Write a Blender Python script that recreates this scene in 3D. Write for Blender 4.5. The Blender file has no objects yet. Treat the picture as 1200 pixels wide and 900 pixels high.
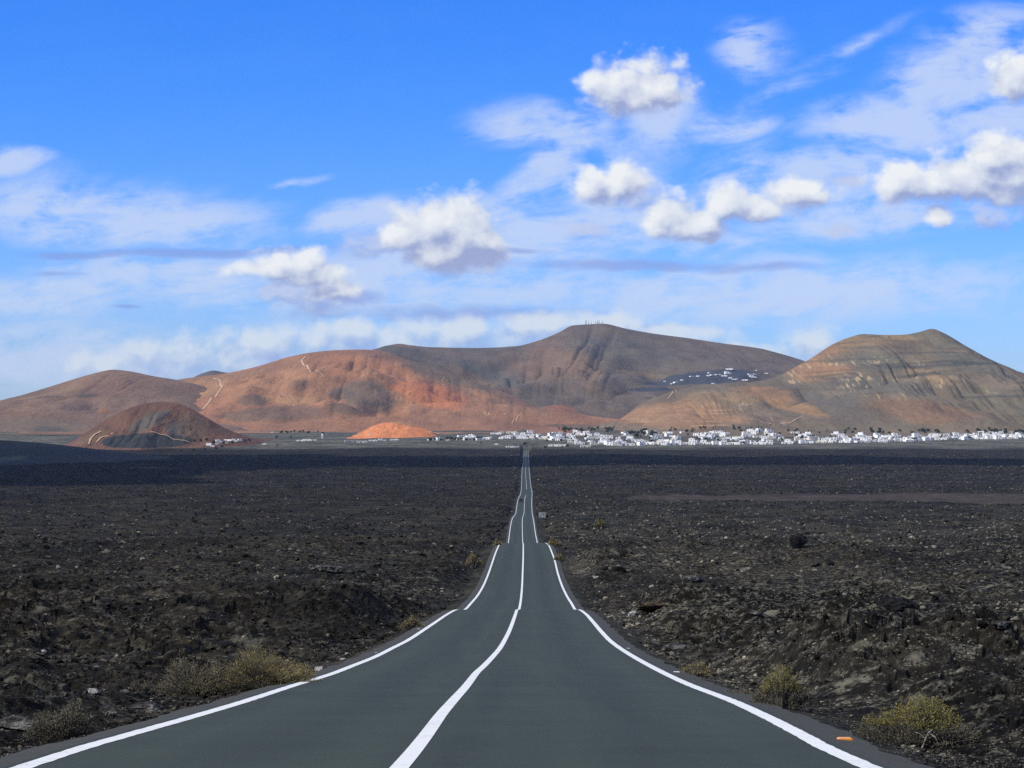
import bpy, math, random
import numpy as np

random.seed(7)
rng = np.random.default_rng(7)
SC = bpy.context.scene
COL = SC.collection
R = math.radians

# ------------------------------------------------------------------ camera geometry
FPX, W0, H0, HOR = 2400.0, 1200, 900, 500.0        # a 72 mm lens
ZC = 50.0                                          # height of the camera above sea level zero of the model
PITCH = math.atan((HOR - H0 / 2) / FPX)
CP, SP = math.cos(PITCH), math.sin(PITCH)

def tans(px, py):
    a = (px - W0 / 2) / FPX
    b = (H0 / 2 - py) / FPX
    k = CP - b * SP
    return a / k, (SP + b * CP) / k

def at(px, py, d):
    u, v = tans(px, py)
    return u * d, d, ZC + v * d

def lin(r, g, b):
    f = lambda c: c / 12.92 if c <= 0.04045 else ((c + 0.055) / 1.055) ** 2.4
    return (f(r / 255), f(g / 255), f(b / 255))

# ------------------------------------------------------------------ numpy noise
def hash2(ix, iy, seed):
    n = (ix.astype(np.int64) * 374761393 + iy.astype(np.int64) * 668265263 + seed * 1442695041) & 0xFFFFFFFF
    n = ((n ^ (n >> 13)) * 1274126177) & 0xFFFFFFFF
    n = ((n ^ (n >> 16)) * 2246822519) & 0xFFFFFFFF
    n = n ^ (n >> 15)
    return (n & 0xFFFFFF).astype(np.float64) / float(0xFFFFFF)

def vnoise(x, y, seed=0):
    """gradient noise, about -1..1"""
    x = np.asarray(x, float); y = np.asarray(y, float)
    ix = np.floor(x); iy = np.floor(y)
    fx = x - ix; fy = y - iy
    sx = fx * fx * fx * (fx * (fx * 6 - 15) + 10); sy = fy * fy * fy * (fy * (fy * 6 - 15) + 10)
    def g(dx, dy):
        a = hash2(ix + dx, iy + dy, seed) * 2 * np.pi
        return np.cos(a) * (fx - dx) + np.sin(a) * (fy - dy)
    a = g(0, 0) * (1 - sx) + g(1, 0) * sx
    b = g(0, 1) * (1 - sx) + g(1, 1) * sx
    return (a * (1 - sy) + b * sy) * 1.45

def fbm(x, y, oct=4, seed=0, gain=0.5):
    s = 0; a = 1; t = 0
    for o in range(oct):
        s = s + a * vnoise(x * 2 ** o, y * 2 ** o, seed + 17 * o); t += a; a *= gain
    return s / t

def blocks(x, y, seed=0, tilt=0.9):
    """broken slabs: every cell has a height and a tilt of its own"""
    ix = np.floor(x); iy = np.floor(y)
    best = np.full(x.shape, 9.0); out = np.zeros(x.shape)
    for dx in (-1, 0, 1):
        for dy in (-1, 0, 1):
            cx = ix + dx; cy = iy + dy
            px = cx + hash2(cx, cy, seed); py = cy + hash2(cx, cy, seed + 1)
            rx = x - px; ry = y - py
            dd = rx * rx + ry * ry
            m = dd < best
            h = hash2(cx, cy, seed + 2) - 0.5 + tilt * ((hash2(cx, cy, seed + 3) - 0.5) * rx + (hash2(cx, cy, seed + 4) - 0.5) * ry)
            out = np.where(m, h, out); best = np.where(m, dd, best)
    return out - 0.35 * best

def sstep(a, b, x):
    t = np.clip((x - a) / (b - a), 0, 1)
    return t * t * (3 - 2 * t)

def pchip(xs, ys):
    xs = np.array(xs, float); ys = np.array(ys, float)
    h = np.diff(xs); dl = np.diff(ys) / h
    m = np.zeros(len(xs))
    for i in range(1, len(xs) - 1):
        if dl[i - 1] * dl[i] > 0:
            w1 = 2 * h[i] + h[i - 1]; w2 = h[i] + 2 * h[i - 1]
            m[i] = (w1 + w2) / (w1 / dl[i - 1] + w2 / dl[i])
    m[0] = dl[0]; m[-1] = dl[-1]
    def f(x):
        x = np.asarray(x, float)
        i = np.clip(np.searchsorted(xs, x) - 1, 0, len(xs) - 2)
        t = (x - xs[i]) / h[i]
        tc = np.clip(t, 0, 1)
        r = (ys[i] * (1 + 2 * tc) * (1 - tc) ** 2 + h[i] * m[i] * tc * (1 - tc) ** 2
             + ys[i + 1] * tc * tc * (3 - 2 * tc) + h[i] * m[i + 1] * tc * tc * (tc - 1))
        return r + np.where(t < 0, t * h[i] * m[i], 0) + np.where(t > 1, (t - 1) * h[i] * m[i + 1], 0)
    return f

# ------------------------------------------------------------------ scene helpers
def tag(o, label=None, cat=None, group=None, kind=None):
    if label: o['label'] = label
    if cat: o['category'] = cat
    if group: o['group'] = group
    if kind: o['kind'] = kind
    return o

def empty(name, loc, rz=0.0, label=None, cat=None, group=None):
    o = bpy.data.objects.new(name, None); COL.objects.link(o)
    o.location = loc; o.rotation_euler = (0, 0, rz); o.empty_display_size = 0.2
    return tag(o, label, cat, group)

def mesh_np(name, verts, faces_flat, counts, mat=None, smooth=False, cols=None, uvw=None):
    me = bpy.data.meshes.new(name)
    verts = np.asarray(verts, np.float32); faces_flat = np.asarray(faces_flat, np.int32); counts = np.asarray(counts, np.int32)
    me.vertices.add(len(verts)); me.vertices.foreach_set('co', verts.ravel())
    me.loops.add(len(faces_flat)); me.loops.foreach_set('vertex_index', faces_flat)
    me.polygons.add(len(counts))
    st = np.zeros(len(counts), np.int32); st[1:] = np.cumsum(counts)[:-1]
    me.polygons.foreach_set('loop_start', st); me.polygons.foreach_set('loop_total', counts)
    me.polygons.foreach_set('use_smooth', np.full(len(counts), bool(smooth)))
    me.update(calc_edges=True); me.validate()
    if cols is not None:
        at_ = me.color_attributes.new('soil', 'FLOAT_COLOR', 'POINT')
        c = np.ones((len(verts), 4), np.float32); c[:, :cols.shape[1]] = cols
        at_.data.foreach_set('color', c.ravel())
    if mat: me.materials.append(mat)
    return me

def link(name, me, parent=None, loc=None):
    o = bpy.data.objects.new(name, me); COL.objects.link(o)
    if parent: o.parent = parent
    if loc is not None: o.location = loc
    return o

def grid_mesh(name, X, Y, Z, mat, smooth=False, cols=None, keep=None):
    n, m = X.shape
    v = np.stack([X, Y, Z], -1).reshape(-1, 3)
    idx = np.arange(n * m).reshape(n, m)
    q = np.stack([idx[:-1, :-1], idx[:-1, 1:], idx[1:, 1:], idx[1:, :-1]], -1)
    if keep is not None:
        k = keep[:-1, :-1] | keep[1:, 1:] | keep[1:, :-1] | keep[:-1, 1:]
        q = q[k]
    q = q.reshape(-1, 4)
    if keep is not None:
        used = np.unique(q); remap = np.zeros(len(v), np.int64); remap[used] = np.arange(len(used))
        v = v[used]; q = remap[q]
        if cols is not None: cols = cols.reshape(-1, cols.shape[-1])[used]
    elif cols is not None: cols = cols.reshape(-1, cols.shape[-1])
    return mesh_np(name, v, q.ravel(), np.full(len(q), 4), mat, smooth, cols)

class MB:
    """collects simple shapes into one mesh"""
    def __init__(s): s.v = []; s.f = []
    def add(s, vs, fs):
        k = len(s.v); s.v += [tuple(p) for p in vs]; s.f += [[i + k for i in f] for f in fs]
    def box(s, c, d, taper=1.0):
        x, y, z = c; a, b, h = d[0] / 2, d[1] / 2, d[2] / 2
        t = taper
        s.add([(x - a, y - b, z - h), (x + a, y - b, z - h), (x + a, y + b, z - h), (x - a, y + b, z - h),
               (x - a * t, y - b * t, z + h), (x + a * t, y - b * t, z + h), (x + a * t, y + b * t, z + h), (x - a * t, y + b * t, z + h)],
              [[3, 2, 1, 0], [4, 5, 6, 7], [0, 1, 5, 4], [1, 2, 6, 5], [2, 3, 7, 6], [3, 0, 4, 7]])
    def prism(s, prof, y0, y1):
        """profile of (x, z) points swept along y"""
        n = len(prof)
        s.add([(x, y0, z) for x, z in prof] + [(x, y1, z) for x, z in prof],
              [list(range(n)), list(range(2 * n - 1, n - 1, -1))] + [[i, i + n, (i + 1) % n + n, (i + 1) % n] for i in range(n)])
    def tube(s, pts, rad, n=6):
        rings = []
        for i, p in enumerate(pts):
            p = np.array(p, float)
            q = np.array(pts[min(i + 1, len(pts) - 1)], float) - np.array(pts[max(i - 1, 0)], float)
            q /= max(np.linalg.norm(q), 1e-9)
            a = np.cross(q, (0.31, 0.87, 0.11) if abs(q[2]) > 0.9 else (0, 0, 1)); a /= max(np.linalg.norm(a), 1e-9); b = np.cross(q, a)
            r = rad[i] if hasattr(rad, '__len__') else rad
            rings.append([p + r * (math.cos(2 * math.pi * k / n) * a + math.sin(2 * math.pi * k / n) * b) for k in range(n)])
        fs = []
        for i in range(len(pts) - 1):
            for k in range(n):
                fs.append([i * n + k, i * n + (k + 1) % n, (i + 1) * n + (k + 1) % n, (i + 1) * n + k])
        fs.append(list(range(n - 1, -1, -1))); fs.append([(len(pts) - 1) * n + k for k in range(n)])
        s.add([p for r in rings for p in r], fs)
    def mesh(s, name, mat, smooth=False):
        ff = [i for f in s.f for i in f]
        return mesh_np(name, np.array(s.v), ff, [len(f) for f in s.f], mat, smooth)
    def build(s, name, mat, parent=None, smooth=False, loc=None):
        return link(name, s.mesh(name, mat, smooth), parent, loc)

def copy_tree(o, parent=None):
    c = o.copy(); COL.objects.link(c); c.parent = parent
    for ch in o.children: copy_tree(ch, c)
    return c

# ------------------------------------------------------------------ materials
class NT:
    def __init__(s, tree): s.t = tree; s.n = tree.nodes; s.l = tree.links
    def new(s, kind, **kw):
        n = s.n.new(kind)
        for k, v in kw.items(): setattr(n, k, v)
        return n
    def put(s, sock, v):
        if isinstance(v, bpy.types.NodeSocket): s.l.new(v, sock)
        elif v is not None: sock.default_value = v
    def math(s, op, a, b=None, c=None, clamp=False):
        n = s.new('ShaderNodeMath', operation=op, use_clamp=clamp)
        s.put(n.inputs[0], a); s.put(n.inputs[1], b); s.put(n.inputs[2], c)
        return n.outputs[0]
    def noise(s, vec, scale, detail=4, rough=0.55, dist=0.0):
        n = s.new('ShaderNodeTexNoise'); s.put(n.inputs['Vector'], vec)
        n.inputs['Scale'].default_value = scale; n.inputs['Detail'].default_value = detail
        n.inputs['Roughness'].default_value = rough; n.inputs['Distortion'].default_value = dist
        return n.outputs['Fac']
    def sstep(s, x, a, b, lo=0.0, hi=1.0):
        n = s.new('ShaderNodeMapRange', interpolation_type='SMOOTHSTEP')
        s.put(n.inputs[0], x); s.put(n.inputs[1], a); s.put(n.inputs[2], b); s.put(n.inputs[3], lo); s.put(n.inputs[4], hi)
        return n.outputs[0]
    def mix(s, fac, a, b, blend='MIX'):
        n = s.new('ShaderNodeMix', data_type='RGBA', blend_type=blend)
        s.put(n.inputs[0], fac)
        for i, v in ((6, a), (7, b)):
            if isinstance(v, tuple) and len(v) == 3: v = (*v, 1)
            s.put(n.inputs[i], v)
        return n.outputs[2]

def material(name, rough=0.85, spec=0.3):
    m = bpy.data.materials.new(name); m.use_nodes = True
    nt = NT(m.node_tree); b = nt.n['Principled BSDF']
    b.inputs['Roughness'].default_value = rough
    b.inputs['Specular IOR Level'].default_value = spec
    return m, nt, b

def bump(nt, b, height, strength, dist):
    n = nt.new('ShaderNodeBump'); n.inputs['Strength'].default_value = strength; n.inputs['Distance'].default_value = dist
    nt.put(n.inputs['Height'], height); nt.l.new(n.outputs[0], b.inputs['Normal'])

def plain(name, col, rough=0.7, var=0.15, scale=3.0, spec=0.3, metal=0.0):
    m, nt, b = material(name, rough, spec)
    tc = nt.new('ShaderNodeTexCoord').outputs['Object']
    f = nt.noise(tc, scale, 5)
    c = nt.mix(f, tuple(x * (1 - var) for x in col), tuple(min(1, x * (1 + var)) for x in col))
    nt.l.new(c, b.inputs['Base Color']); b.inputs['Metallic'].default_value = metal
    return m

def soil_material(name, kind):
    """ground and hills: the soil's own colours come from the attribute, fine mottling from noise"""
    m, nt, b = material(name, 0.95, 0.15)
    geo = nt.new('ShaderNodeNewGeometry'); pos = geo.outputs['Position']
    a = nt.new('ShaderNodeVertexColor', layer_name='soil'); col = a.outputs['Color']
    if kind == 'lava':
        n1 = nt.noise(pos, 0.35, 5, 0.6); n2 = nt.noise(pos, 2.6, 5, 0.7); n3 = nt.noise(pos, 14.0, 3, 0.6)
        n4 = nt.noise(pos, 0.045, 4, 0.6); n5 = nt.noise(pos, 0.55, 6, 0.72); n6 = nt.noise(pos, 0.11, 5, 0.7)
        sep = nt.new('ShaderNodeSeparateXYZ'); nt.l.new(geo.outputs['Normal'], sep.inputs[0])
        up = nt.sstep(sep.outputs[2], 0.3, 0.9)
        c = nt.mix(nt.sstep(n1, 0.4, 0.62), (0.80, 0.80, 0.80, 1), (1.2, 1.15, 1.04, 1))
        c = nt.mix(1.0, col, c, 'MULTIPLY')
        c = nt.mix(1.0, c, nt.mix(nt.sstep(n2, 0.35, 0.65), (0.6, 0.6, 0.6, 1), (1.5, 1.5, 1.5, 1)), 'MULTIPLY')
        c = nt.mix(1.0, c, nt.mix(nt.sstep(n6, 0.36, 0.64), (0.55, 0.55, 0.56, 1), (1.45, 1.45, 1.42, 1)), 'MULTIPLY')
        # grey lichen crust on the upward faces, in flecks of every size
        li = nt.math('MULTIPLY', nt.sstep(n2, 0.50, 0.61), nt.sstep(n3, 0.40, 0.56))
        li = nt.math('MAXIMUM', li, nt.sstep(n5, 0.56, 0.66))
        li = nt.math('MULTIPLY', li, up)
        li = nt.math('MULTIPLY', li, nt.sstep(n4, 0.38, 0.58, 0.25, 1.0))
        li = nt.math('MULTIPLY', li, a.outputs['Alpha'])
        c = nt.mix(nt.math('MULTIPLY', li, 0.8), c, (0.165, 0.158, 0.118, 1))
        nt.l.new(c, b.inputs['Base Color'])
        bump(nt, b, nt.math('ADD', nt.math('MULTIPLY', n3, 0.5), n2), 0.8, 0.12)
    else:
        mp = nt.new('ShaderNodeMapping'); mp.inputs['Scale'].default_value = (1, 0.35, 1); nt.l.new(pos, mp.inputs[0]); q = mp.outputs[0]
        n1 = nt.noise(q, 0.016, 6, 0.68); n2 = nt.noise(q, 0.11, 4, 0.7); n3 = nt.noise(q, 0.075, 3, 0.6)
        c = nt.mix(n1, (0.52, 0.55, 0.60, 1), (1.48, 1.44, 1.36, 1)); c = nt.mix(1.0, col, c, 'MULTIPLY')
        d = nt.mix(n2, (0.58, 0.60, 0.64, 1), (1.42, 1.39, 1.33, 1)); c = nt.mix(1.0, c, d, 'MULTIPLY')
        sh = nt.math('MULTIPLY', nt.sstep(n3, 0.60, 0.70), nt.sstep(n1, 0.45, 0.6))
        c = nt.mix(nt.math('MULTIPLY', sh, 0.55), c, (0.055, 0.058, 0.045, 1))
        nt.l.new(c, b.inputs['Base Color'])
        bump(nt, b, nt.math('ADD', n2, nt.math('MULTIPLY', n1, 2.0)), 0.6, 6.0)
    return m

M = {}
M['lava'] = soil_material('lava', 'lava'); M['lava'].node_tree.nodes['Principled BSDF'].inputs['Specular IOR Level'].default_value = 0.05
M['hill'] = soil_material('hill soil', 'hill')

m, nt, b = material('asphalt', 0.82, 0.35)
pos = nt.new('ShaderNodeNewGeometry').outputs['Position']
fine = nt.noise(pos, 60.0, 3, 0.7); med = nt.noise(pos, 1.1, 4, 0.6)
mp = nt.new('ShaderNodeMapping'); mp.inputs['Scale'].default_value = (2.2, 0.03, 1); nt.l.new(pos, mp.inputs[0])
strk = nt.noise(mp.outputs[0], 1.0, 4, 0.55)
mp2 = nt.new('ShaderNodeMapping'); mp2.inputs['Scale'].default_value = (0.05, 0.35, 1); nt.l.new(pos, mp2.inputs[0])
band = nt.noise(mp2.outputs[0], 1.0, 3, 0.5)
c = nt.mix(strk, (0.016, 0.0235, 0.015, 1), (0.029, 0.0405, 0.025, 1))
c = nt.mix(1.0, c, nt.mix(med, (0.72, 0.72, 0.72, 1), (1.28, 1.28, 1.28, 1)), 'MULTIPLY')
c = nt.mix(1.0, c, nt.mix(band, (0.85, 0.86, 0.87, 1), (1.15, 1.14, 1.13, 1)), 'MULTIPLY')
c = nt.mix(1.0, c, nt.mix(fine, (0.6, 0.6, 0.6, 1), (1.4, 1.4, 1.4, 1)), 'MULTIPLY')
va = nt.new('ShaderNodeVertexColor', layer_name='soil'); vs_ = nt.new('ShaderNodeSeparateColor'); nt.l.new(va.outputs['Color'], vs_.inputs[0])
rp = nt.new('ShaderNodeValToRGB'); nt.l.new(nt.math('ADD', vs_.outputs[0], nt.math('MULTIPLY', nt.math('SUBTRACT', med, 0.5), 0.06)), rp.inputs[0])
els = rp.color_ramp.elements; els[0].position = 0.0; els[0].color = (0.9, 0.9, 0.9, 1); els[1].position = 1.0; els[1].color = (0.9, 0.9, 0.9, 1)
for p_, v_ in ((0.12, 1.1), (0.25, 0.84), (0.38, 1.1), (0.5, 0.92), (0.62, 1.1), (0.75, 0.82), (0.88, 1.1)):
    e_ = els.new(p_); e_.color = (v_, v_, v_, 1)
c = nt.mix(1.0, c, rp.outputs[0], 'MULTIPLY')
nt.l.new(c, b.inputs['Base Color']); bump(nt, b, fine, 0.4, 0.01)
M['asphalt'] = m

m, nt, b = material('old asphalt edge', 0.9, 0.2)
pos = nt.new('ShaderNodeNewGeometry').outputs['Position']
f1 = nt.noise(pos, 25.0, 4, 0.7); f2 = nt.noise(pos, 1.6, 5, 0.65)
c = nt.mix(f2, (0.035, 0.036, 0.031, 1), (0.060, 0.060, 0.051, 1))
c = nt.mix(1.0, c, nt.mix(f1, (0.6, 0.6, 0.6, 1), (1.4, 1.4, 1.4, 1)), 'MULTIPLY')
nt.l.new(c, b.inputs['Base Color']); bump(nt, b, f1, 0.6, 0.02)
M['shoulder'] = m

m, nt, b = material('road paint', 0.6, 0.3)
pos = nt.new('ShaderNodeNewGeometry').outputs['Position']
f1 = nt.noise(pos, 40.0, 4, 0.7); f2 = nt.noise(pos, 2.0, 4, 0.6)
w = nt.sstep(nt.math('ADD', f1, nt.math('MULTIPLY', f2, 0.7)), 0.90, 1.12)
c = nt.mix(nt.math('MULTIPLY', w, 0.75), (0.66, 0.67, 0.64, 1), (0.25, 0.26, 0.26, 1))
nt.l.new(c, b.inputs['Base Color'])
M['paint'] = m

M['track'] = plain('pale dirt track', lin(180, 150, 124), 0.95, 0.2, 0.05)
M['ash'] = plain('black ash soil', lin(58, 62, 76), 0.95, 0.25, 0.05)
M['white_wall'] = plain('limewash', (0.86, 0.85, 0.82), 0.85, 0.05, 0.4)
M['cream_wall'] = plain('cream render', (0.66, 0.62, 0.52), 0.85, 0.06, 0.4)
M['grey_wall'] = plain('weathered render', (0.42, 0.41, 0.40), 0.9, 0.1, 0.4)
M['roof'] = plain('roof screed', (0.74, 0.72, 0.68), 0.9, 0.1, 0.4)
M['glass'] = plain('dark window', (0.010, 0.012, 0.015), 0.5, 0.1, 1.0, 0.2)
M['green_paint'] = plain('green paint', (0.03, 0.10, 0.06), 0.5, 0.1, 1.0)
M['trunk'] = plain('bark', (0.09, 0.065, 0.045), 0.9, 0.3, 1.5)
M['leaf_dark'] = plain('dark leaves', (0.028, 0.045, 0.024), 0.8, 0.4, 0.6)
M['leaf_palm'] = plain('palm leaves', (0.035, 0.055, 0.025), 0.7, 0.4, 0.6)
M['steel'] = plain('galvanised steel', (0.32, 0.33, 0.34), 0.5, 0.1, 2.0, 0.4, 0.3)
M['dark_steel'] = plain('dark steel', (0.06, 0.065, 0.07), 0.6, 0.1, 2.0)
M['sign_face'] = plain('weathered sign face', (0.30, 0.30, 0.285), 0.6, 0.12, 2.0)
M['sign_dark'] = plain('dark sign board', (0.018, 0.02, 0.028), 0.6, 0.2, 2.0)
M['car_paint'] = plain('dark blue car paint', (0.004, 0.005, 0.012), 0.7, 0.1, 1.0, 0.12)
M['rubber'] = plain('rubber', (0.015, 0.015, 0.015), 0.8, 0.1, 4.0)
M['lamp'] = plain('lamp glass', (0.6, 0.62, 0.65), 0.1, 0.05, 4.0, 0.5)
M['stud_white'] = plain('white plastic', (0.62, 0.62, 0.58), 0.5, 0.1, 30.0)
M['stud_amber'] = plain('amber plastic', (0.75, 0.30, 0.015), 0.35, 0.15, 30.0, 0.5)
M['dead_wood'] = plain('bleached wood', (0.42, 0.38, 0.32), 0.9, 0.2, 20.0)
M['twig'] = plain('grey twigs', (0.115, 0.10, 0.082), 0.95, 0.35, 9.0)
M['leaf_yellow'] = plain('yellow green shoots', (0.175, 0.152, 0.043), 0.85, 0.4, 7.0)
M['leaf_ochre'] = plain('ochre dry shoots', (0.21, 0.172, 0.066), 0.9, 0.4, 7.0)
M['leaf_dry'] = plain('dry grey ochre shoots', (0.16, 0.140, 0.078), 0.9, 0.4, 7.0)
M['leaf_grey'] = plain('grey green shoots', (0.105, 0.095, 0.062), 0.9, 0.4, 7.0)

def rock_mat(name, dark, light, amt):
    m, nt, b = material(name, 0.95, 0.2)
    tc = nt.new('ShaderNodeTexCoord').outputs['Object']
    f = nt.noise(tc, 3.5, 6, 0.65); g = nt.noise(tc, 14.0, 4, 0.65)
    c = nt.mix(nt.sstep(f, 0.62 - amt, 0.78 - amt), (*dark, 1), (*light, 1))
    c = nt.mix(1.0, c, nt.mix(g, (0.65, 0.65, 0.65, 1), (1.35, 1.35, 1.35, 1)), 'MULTIPLY')
    nt.l.new(c, b.inputs['Base Color']); bump(nt, b, nt.math('ADD', f, nt.math('MULTIPLY', g, 0.4)), 0.9, 0.15)
    return m
M['rock_dark'] = rock_mat('black basalt', (0.010, 0.010, 0.011), (0.03, 0.028, 0.026), 0.05)
M['rock_pale'] = rock_mat('lichen covered basalt', (0.03, 0.029, 0.027), (0.17, 0.165, 0.145), 0.16)
M['rock_white'] = rock_mat('bleached stone', (0.13, 0.125, 0.115), (0.42, 0.41, 0.38), 0.25)
M['rock_brown'] = rock_mat('brown scoria', (0.035, 0.026, 0.016), (0.10, 0.075, 0.038), 0.15)

# ------------------------------------------------------------------ the road, read off the photograph
ROAD = [  # y, left line, centre line, right line
    (900, 25, 468, 1020), (880, 86, 485, 975), (860, 155, 500.5, 937), (840, 226, 515, 898), (820, 293, 532, 854), (805, 339, 545.5, 814),
    (790, 388, 557, 780.5), (780, 414, 567.5, 761), (770, 439, 577, 743), (760, 459, 585.5, 727), (750, 478.5, 591.5, 714), (740, 494, 596.5, 704.5), (730, 509, 600.5, 696),
    (720, 524, 604, 687), (714.3, 536.5, 606.2, 678), (715.5, 541, 607, 676), (713.4, 546, 608.4, 673.3),
    (708, 551, 609.6, 670.2), (697, 560.2, 611, 663.5), (683, 568, 612, 657.3), (670, 573.2, 612.5, 653.2), (656.7, 577.7, 613, 650), (646.7, 581.2, 613.2, 646.4), (640, 584.2, 613.2, 643.6),
    (636.3, 588, 613, 638.5), (642, 592.6, 612.7, 633.2), (640.5, 594.6, 612.6, 631), (634.5, 595.9, 612.5, 629.3), (623, 597.4, 612.1, 627.1), (615, 598.6, 612, 626), (608, 600.3, 612.2, 624.9), (604, 603.0, 613.2, 624.1),
    (600, 604.7, 614.2, 623.6), (592, 605.8, 614.5, 623.1), (586, 607.0, 614.8, 623.1), (580, 609.6, 616.3, 623.5), (575, 610.8, 616.9, 623.2), (569.7, 611.2, 616.9, 622.1),
    (562, 611.4, 616.4, 621.2), (555, 611.5, 615.9, 620.6), (547, 612.4, 616.2, 620), (538, 613.6, 616.5, 619.6), (529, 614.0, 616.5, 618.9)]
LANES = 6.6
cd, cz, cl, cc, cr = [], [], [], [], []
for y, l, c_, r in ROAD:
    d = FPX * LANES / (r - l)
    cd.append(d); cz.append(at(616, y, d)[2]); cl.append(at(l, y, d)[0]); cc.append(at(c_, y, d)[0]); cr.append(at(r, y, d)[0])
for i in range(1, len(cd)): assert cd[i] > cd[i - 1], (i, cd[i - 1], cd[i])
far = [(3500, 517.5), (4000, 507), (4700, 501), (6000, 498.5), (9000, 497.5), (14000, 498.5)]
fz = pchip(cd + [a for a, _ in far], cz + [at(616, y, a)[2] for a, y in far])
fl, fc, fr = pchip(cd, cl), pchip(cd, cc), pchip(cd, cr)
ROAD_END = cd[-1]
_ls = np.linspace(math.log(9), math.log(14000), 700)
_zr = fz(np.exp(_ls))
_k = np.exp(-0.5 * (np.arange(-60, 61) * (_ls[1] - _ls[0]) / 0.10) ** 2); _k /= _k.sum()
_sl = (_zr[1] - _zr[0]); _pad = np.concatenate([_zr[0] - (_zr[1] - _zr[0]) * np.arange(60, 0, -1), _zr, _zr[-1] + 0 * np.arange(60)])
_zs = np.convolve(_pad, _k, 'valid')
def lava_base(d):
    d = np.asarray(d, float)
    near = fz(np.minimum(d, 30.0)) - 0.35
    return np.where(d < 20, fz(d) - 0.35, np.interp(np.log(np.maximum(d, 9)), _ls, _zs - 0.35) * sstep(20, 60, d) + (fz(d) - 0.35) * (1 - sstep(20, 60, d)))

def road_mid(d):
    dd = np.minimum(d, ROAD_END)
    return 0.5 * (fl(dd) + fr(dd))

# ------------------------------------------------------------------ the lava plain
def half_width(d): return 14 + 0.36 * np.maximum(d, 0)
rows = np.concatenate([np.arange(-24, 11.5, 0.4), np.exp(np.arange(math.log(11.6), math.log(4600), 0.0036)), np.exp(np.linspace(math.log(4660), math.log(14200), 40))])
NC = 1101
U = np.linspace(-1, 1, NC)
GY = np.repeat(rows[:, None], NC, 1)
GX = U[None, :] * half_width(rows)[:, None]
step = np.gradient(rows)[:, None]
stepx = (2 * half_width(rows) / NC)[:, None]
sp = np.maximum(step, stepx)

CINDER = []     # smooth cinder clearings: px0, px1, d0, d1
def cinder_mask(X, Y):
    u = 600 + FPX * X / np.maximum(Y, 5)
    n = fbm(X / 60, Y / 90, 3, 91)
    c = 1050 + 0.05 * (X - 60) + 60 * n
    w = 105 * sstep(20, 110, X) * (0.75 + 0.5 * sstep(60, 260, X))
    a = 1 - sstep(0.65, 1.0, np.abs(Y - c) / np.maximum(w, 1))
    return np.where(X > 22, a, 0)

def ground_height(X, Y, sp):
    base = lava_base(Y)
    rz = fz(Y)
    lat = np.abs(X - road_mid(Y))
    side = np.where(X > road_mid(Y), 1.0, -1.0)
    # large swells of the flow
    sw = 0.5 * fbm(X / 45, Y / 60, 2, 3) * sstep(10, 60, Y) + 2.2 * fbm(X / 260, Y / 330, 2, 5) * sstep(120, 600, Y)
    rel = np.zeros(X.shape)
    for lam, amp, sd in ((2.4, 0.16, 60), (0.95, 0.22, 70), (0.42, 0.18, 80)):
        w = np.clip((lam / sp - 1.6) / 1.6, 0, 1)
        if not (w > 0).any(): continue
        rr = np.where((w > 0).any(axis=1))[0]; r0, r1 = rr[0], rr[-1] + 1
        x = X[r0:r1]; y = Y[r0:r1]
        wx = 0.35 * lam * vnoise(x / lam * 0.8, y / lam * 0.8, sd + 7); wy = 0.35 * lam * vnoise(x / lam * 0.8 + 31, y / lam * 0.8, sd + 8)
        rel[r0:r1] += amp * w[r0:r1] * blocks((x + wx) / lam, (y + wy) / lam, sd)
    for lam, amp, sd in ((46.0, 1.3, 27), (19.0, 0.95, 26), (8.0, 0.6, 25), (3.4, 0.46, 24), (1.5, 0.34, 20), (0.7, 0.22, 21), (0.33, 0.12, 22), (0.16, 0.06, 23)):
        w = np.clip((lam / sp - 1.6) / 1.6, 0, 1)
        rr = np.where((w > 0).any(axis=1))[0]
        if not len(rr): continue
        r0, r1 = rr[0], rr[-1] + 1
        rel[r0:r1] += amp * w[r0:r1] * (0.45 - np.abs(vnoise(X[r0:r1] / lam + 0.2 * vnoise(Y[r0:r1] / lam, X[r0:r1] / lam, sd + 50), Y[r0:r1] / lam, sd)) * 1.3)
    patch = 0.55 + 0.75 * sstep(-0.35, 0.45, fbm(X / 14, Y / 19, 2, 33))
    rel = rel * patch
    cm = cinder_mask(X, Y)
    field = sstep(3000, 3350, Y)
    rel = rel * (1 - 0.95 * cm) * (1 - 0.97 * field)
    grow = sstep(3.9, 7.5, lat + 0.9 * vnoise(X / 3, Y / 3, 77))
    lava = base + sw * sstep(5, 25, lat) + (0.25 + rel) * (0.12 + 0.88 * grow)
    # bank beside the road: from just under the pavement out to the lava
    ed = 3.3 + 0.56
    t = sstep(ed, ed + 2.6 + 0.006 * np.minimum(Y, 400), lat)
    bank = rz - 0.10 - 0.22 * sstep(ed, ed + 1.4, lat)
    bank = bank + 0.10 * (rel * sstep(ed, ed + 2, lat))
    z = bank * (1 - t) + lava * t
    under = rz - 0.10 - 0.00022 * np.maximum(Y, 0)
    on = (lat < ed + 0.9 + 0.0012 * np.maximum(Y, 0)) & (Y < ROAD_END + 20)
    z = np.where(on, np.minimum(z, under), z)
    return z, lat, rel, grow, cm

GZ, lat, rel, grow, cm = ground_height(GX, GY, sp + 0 * GX)
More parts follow.
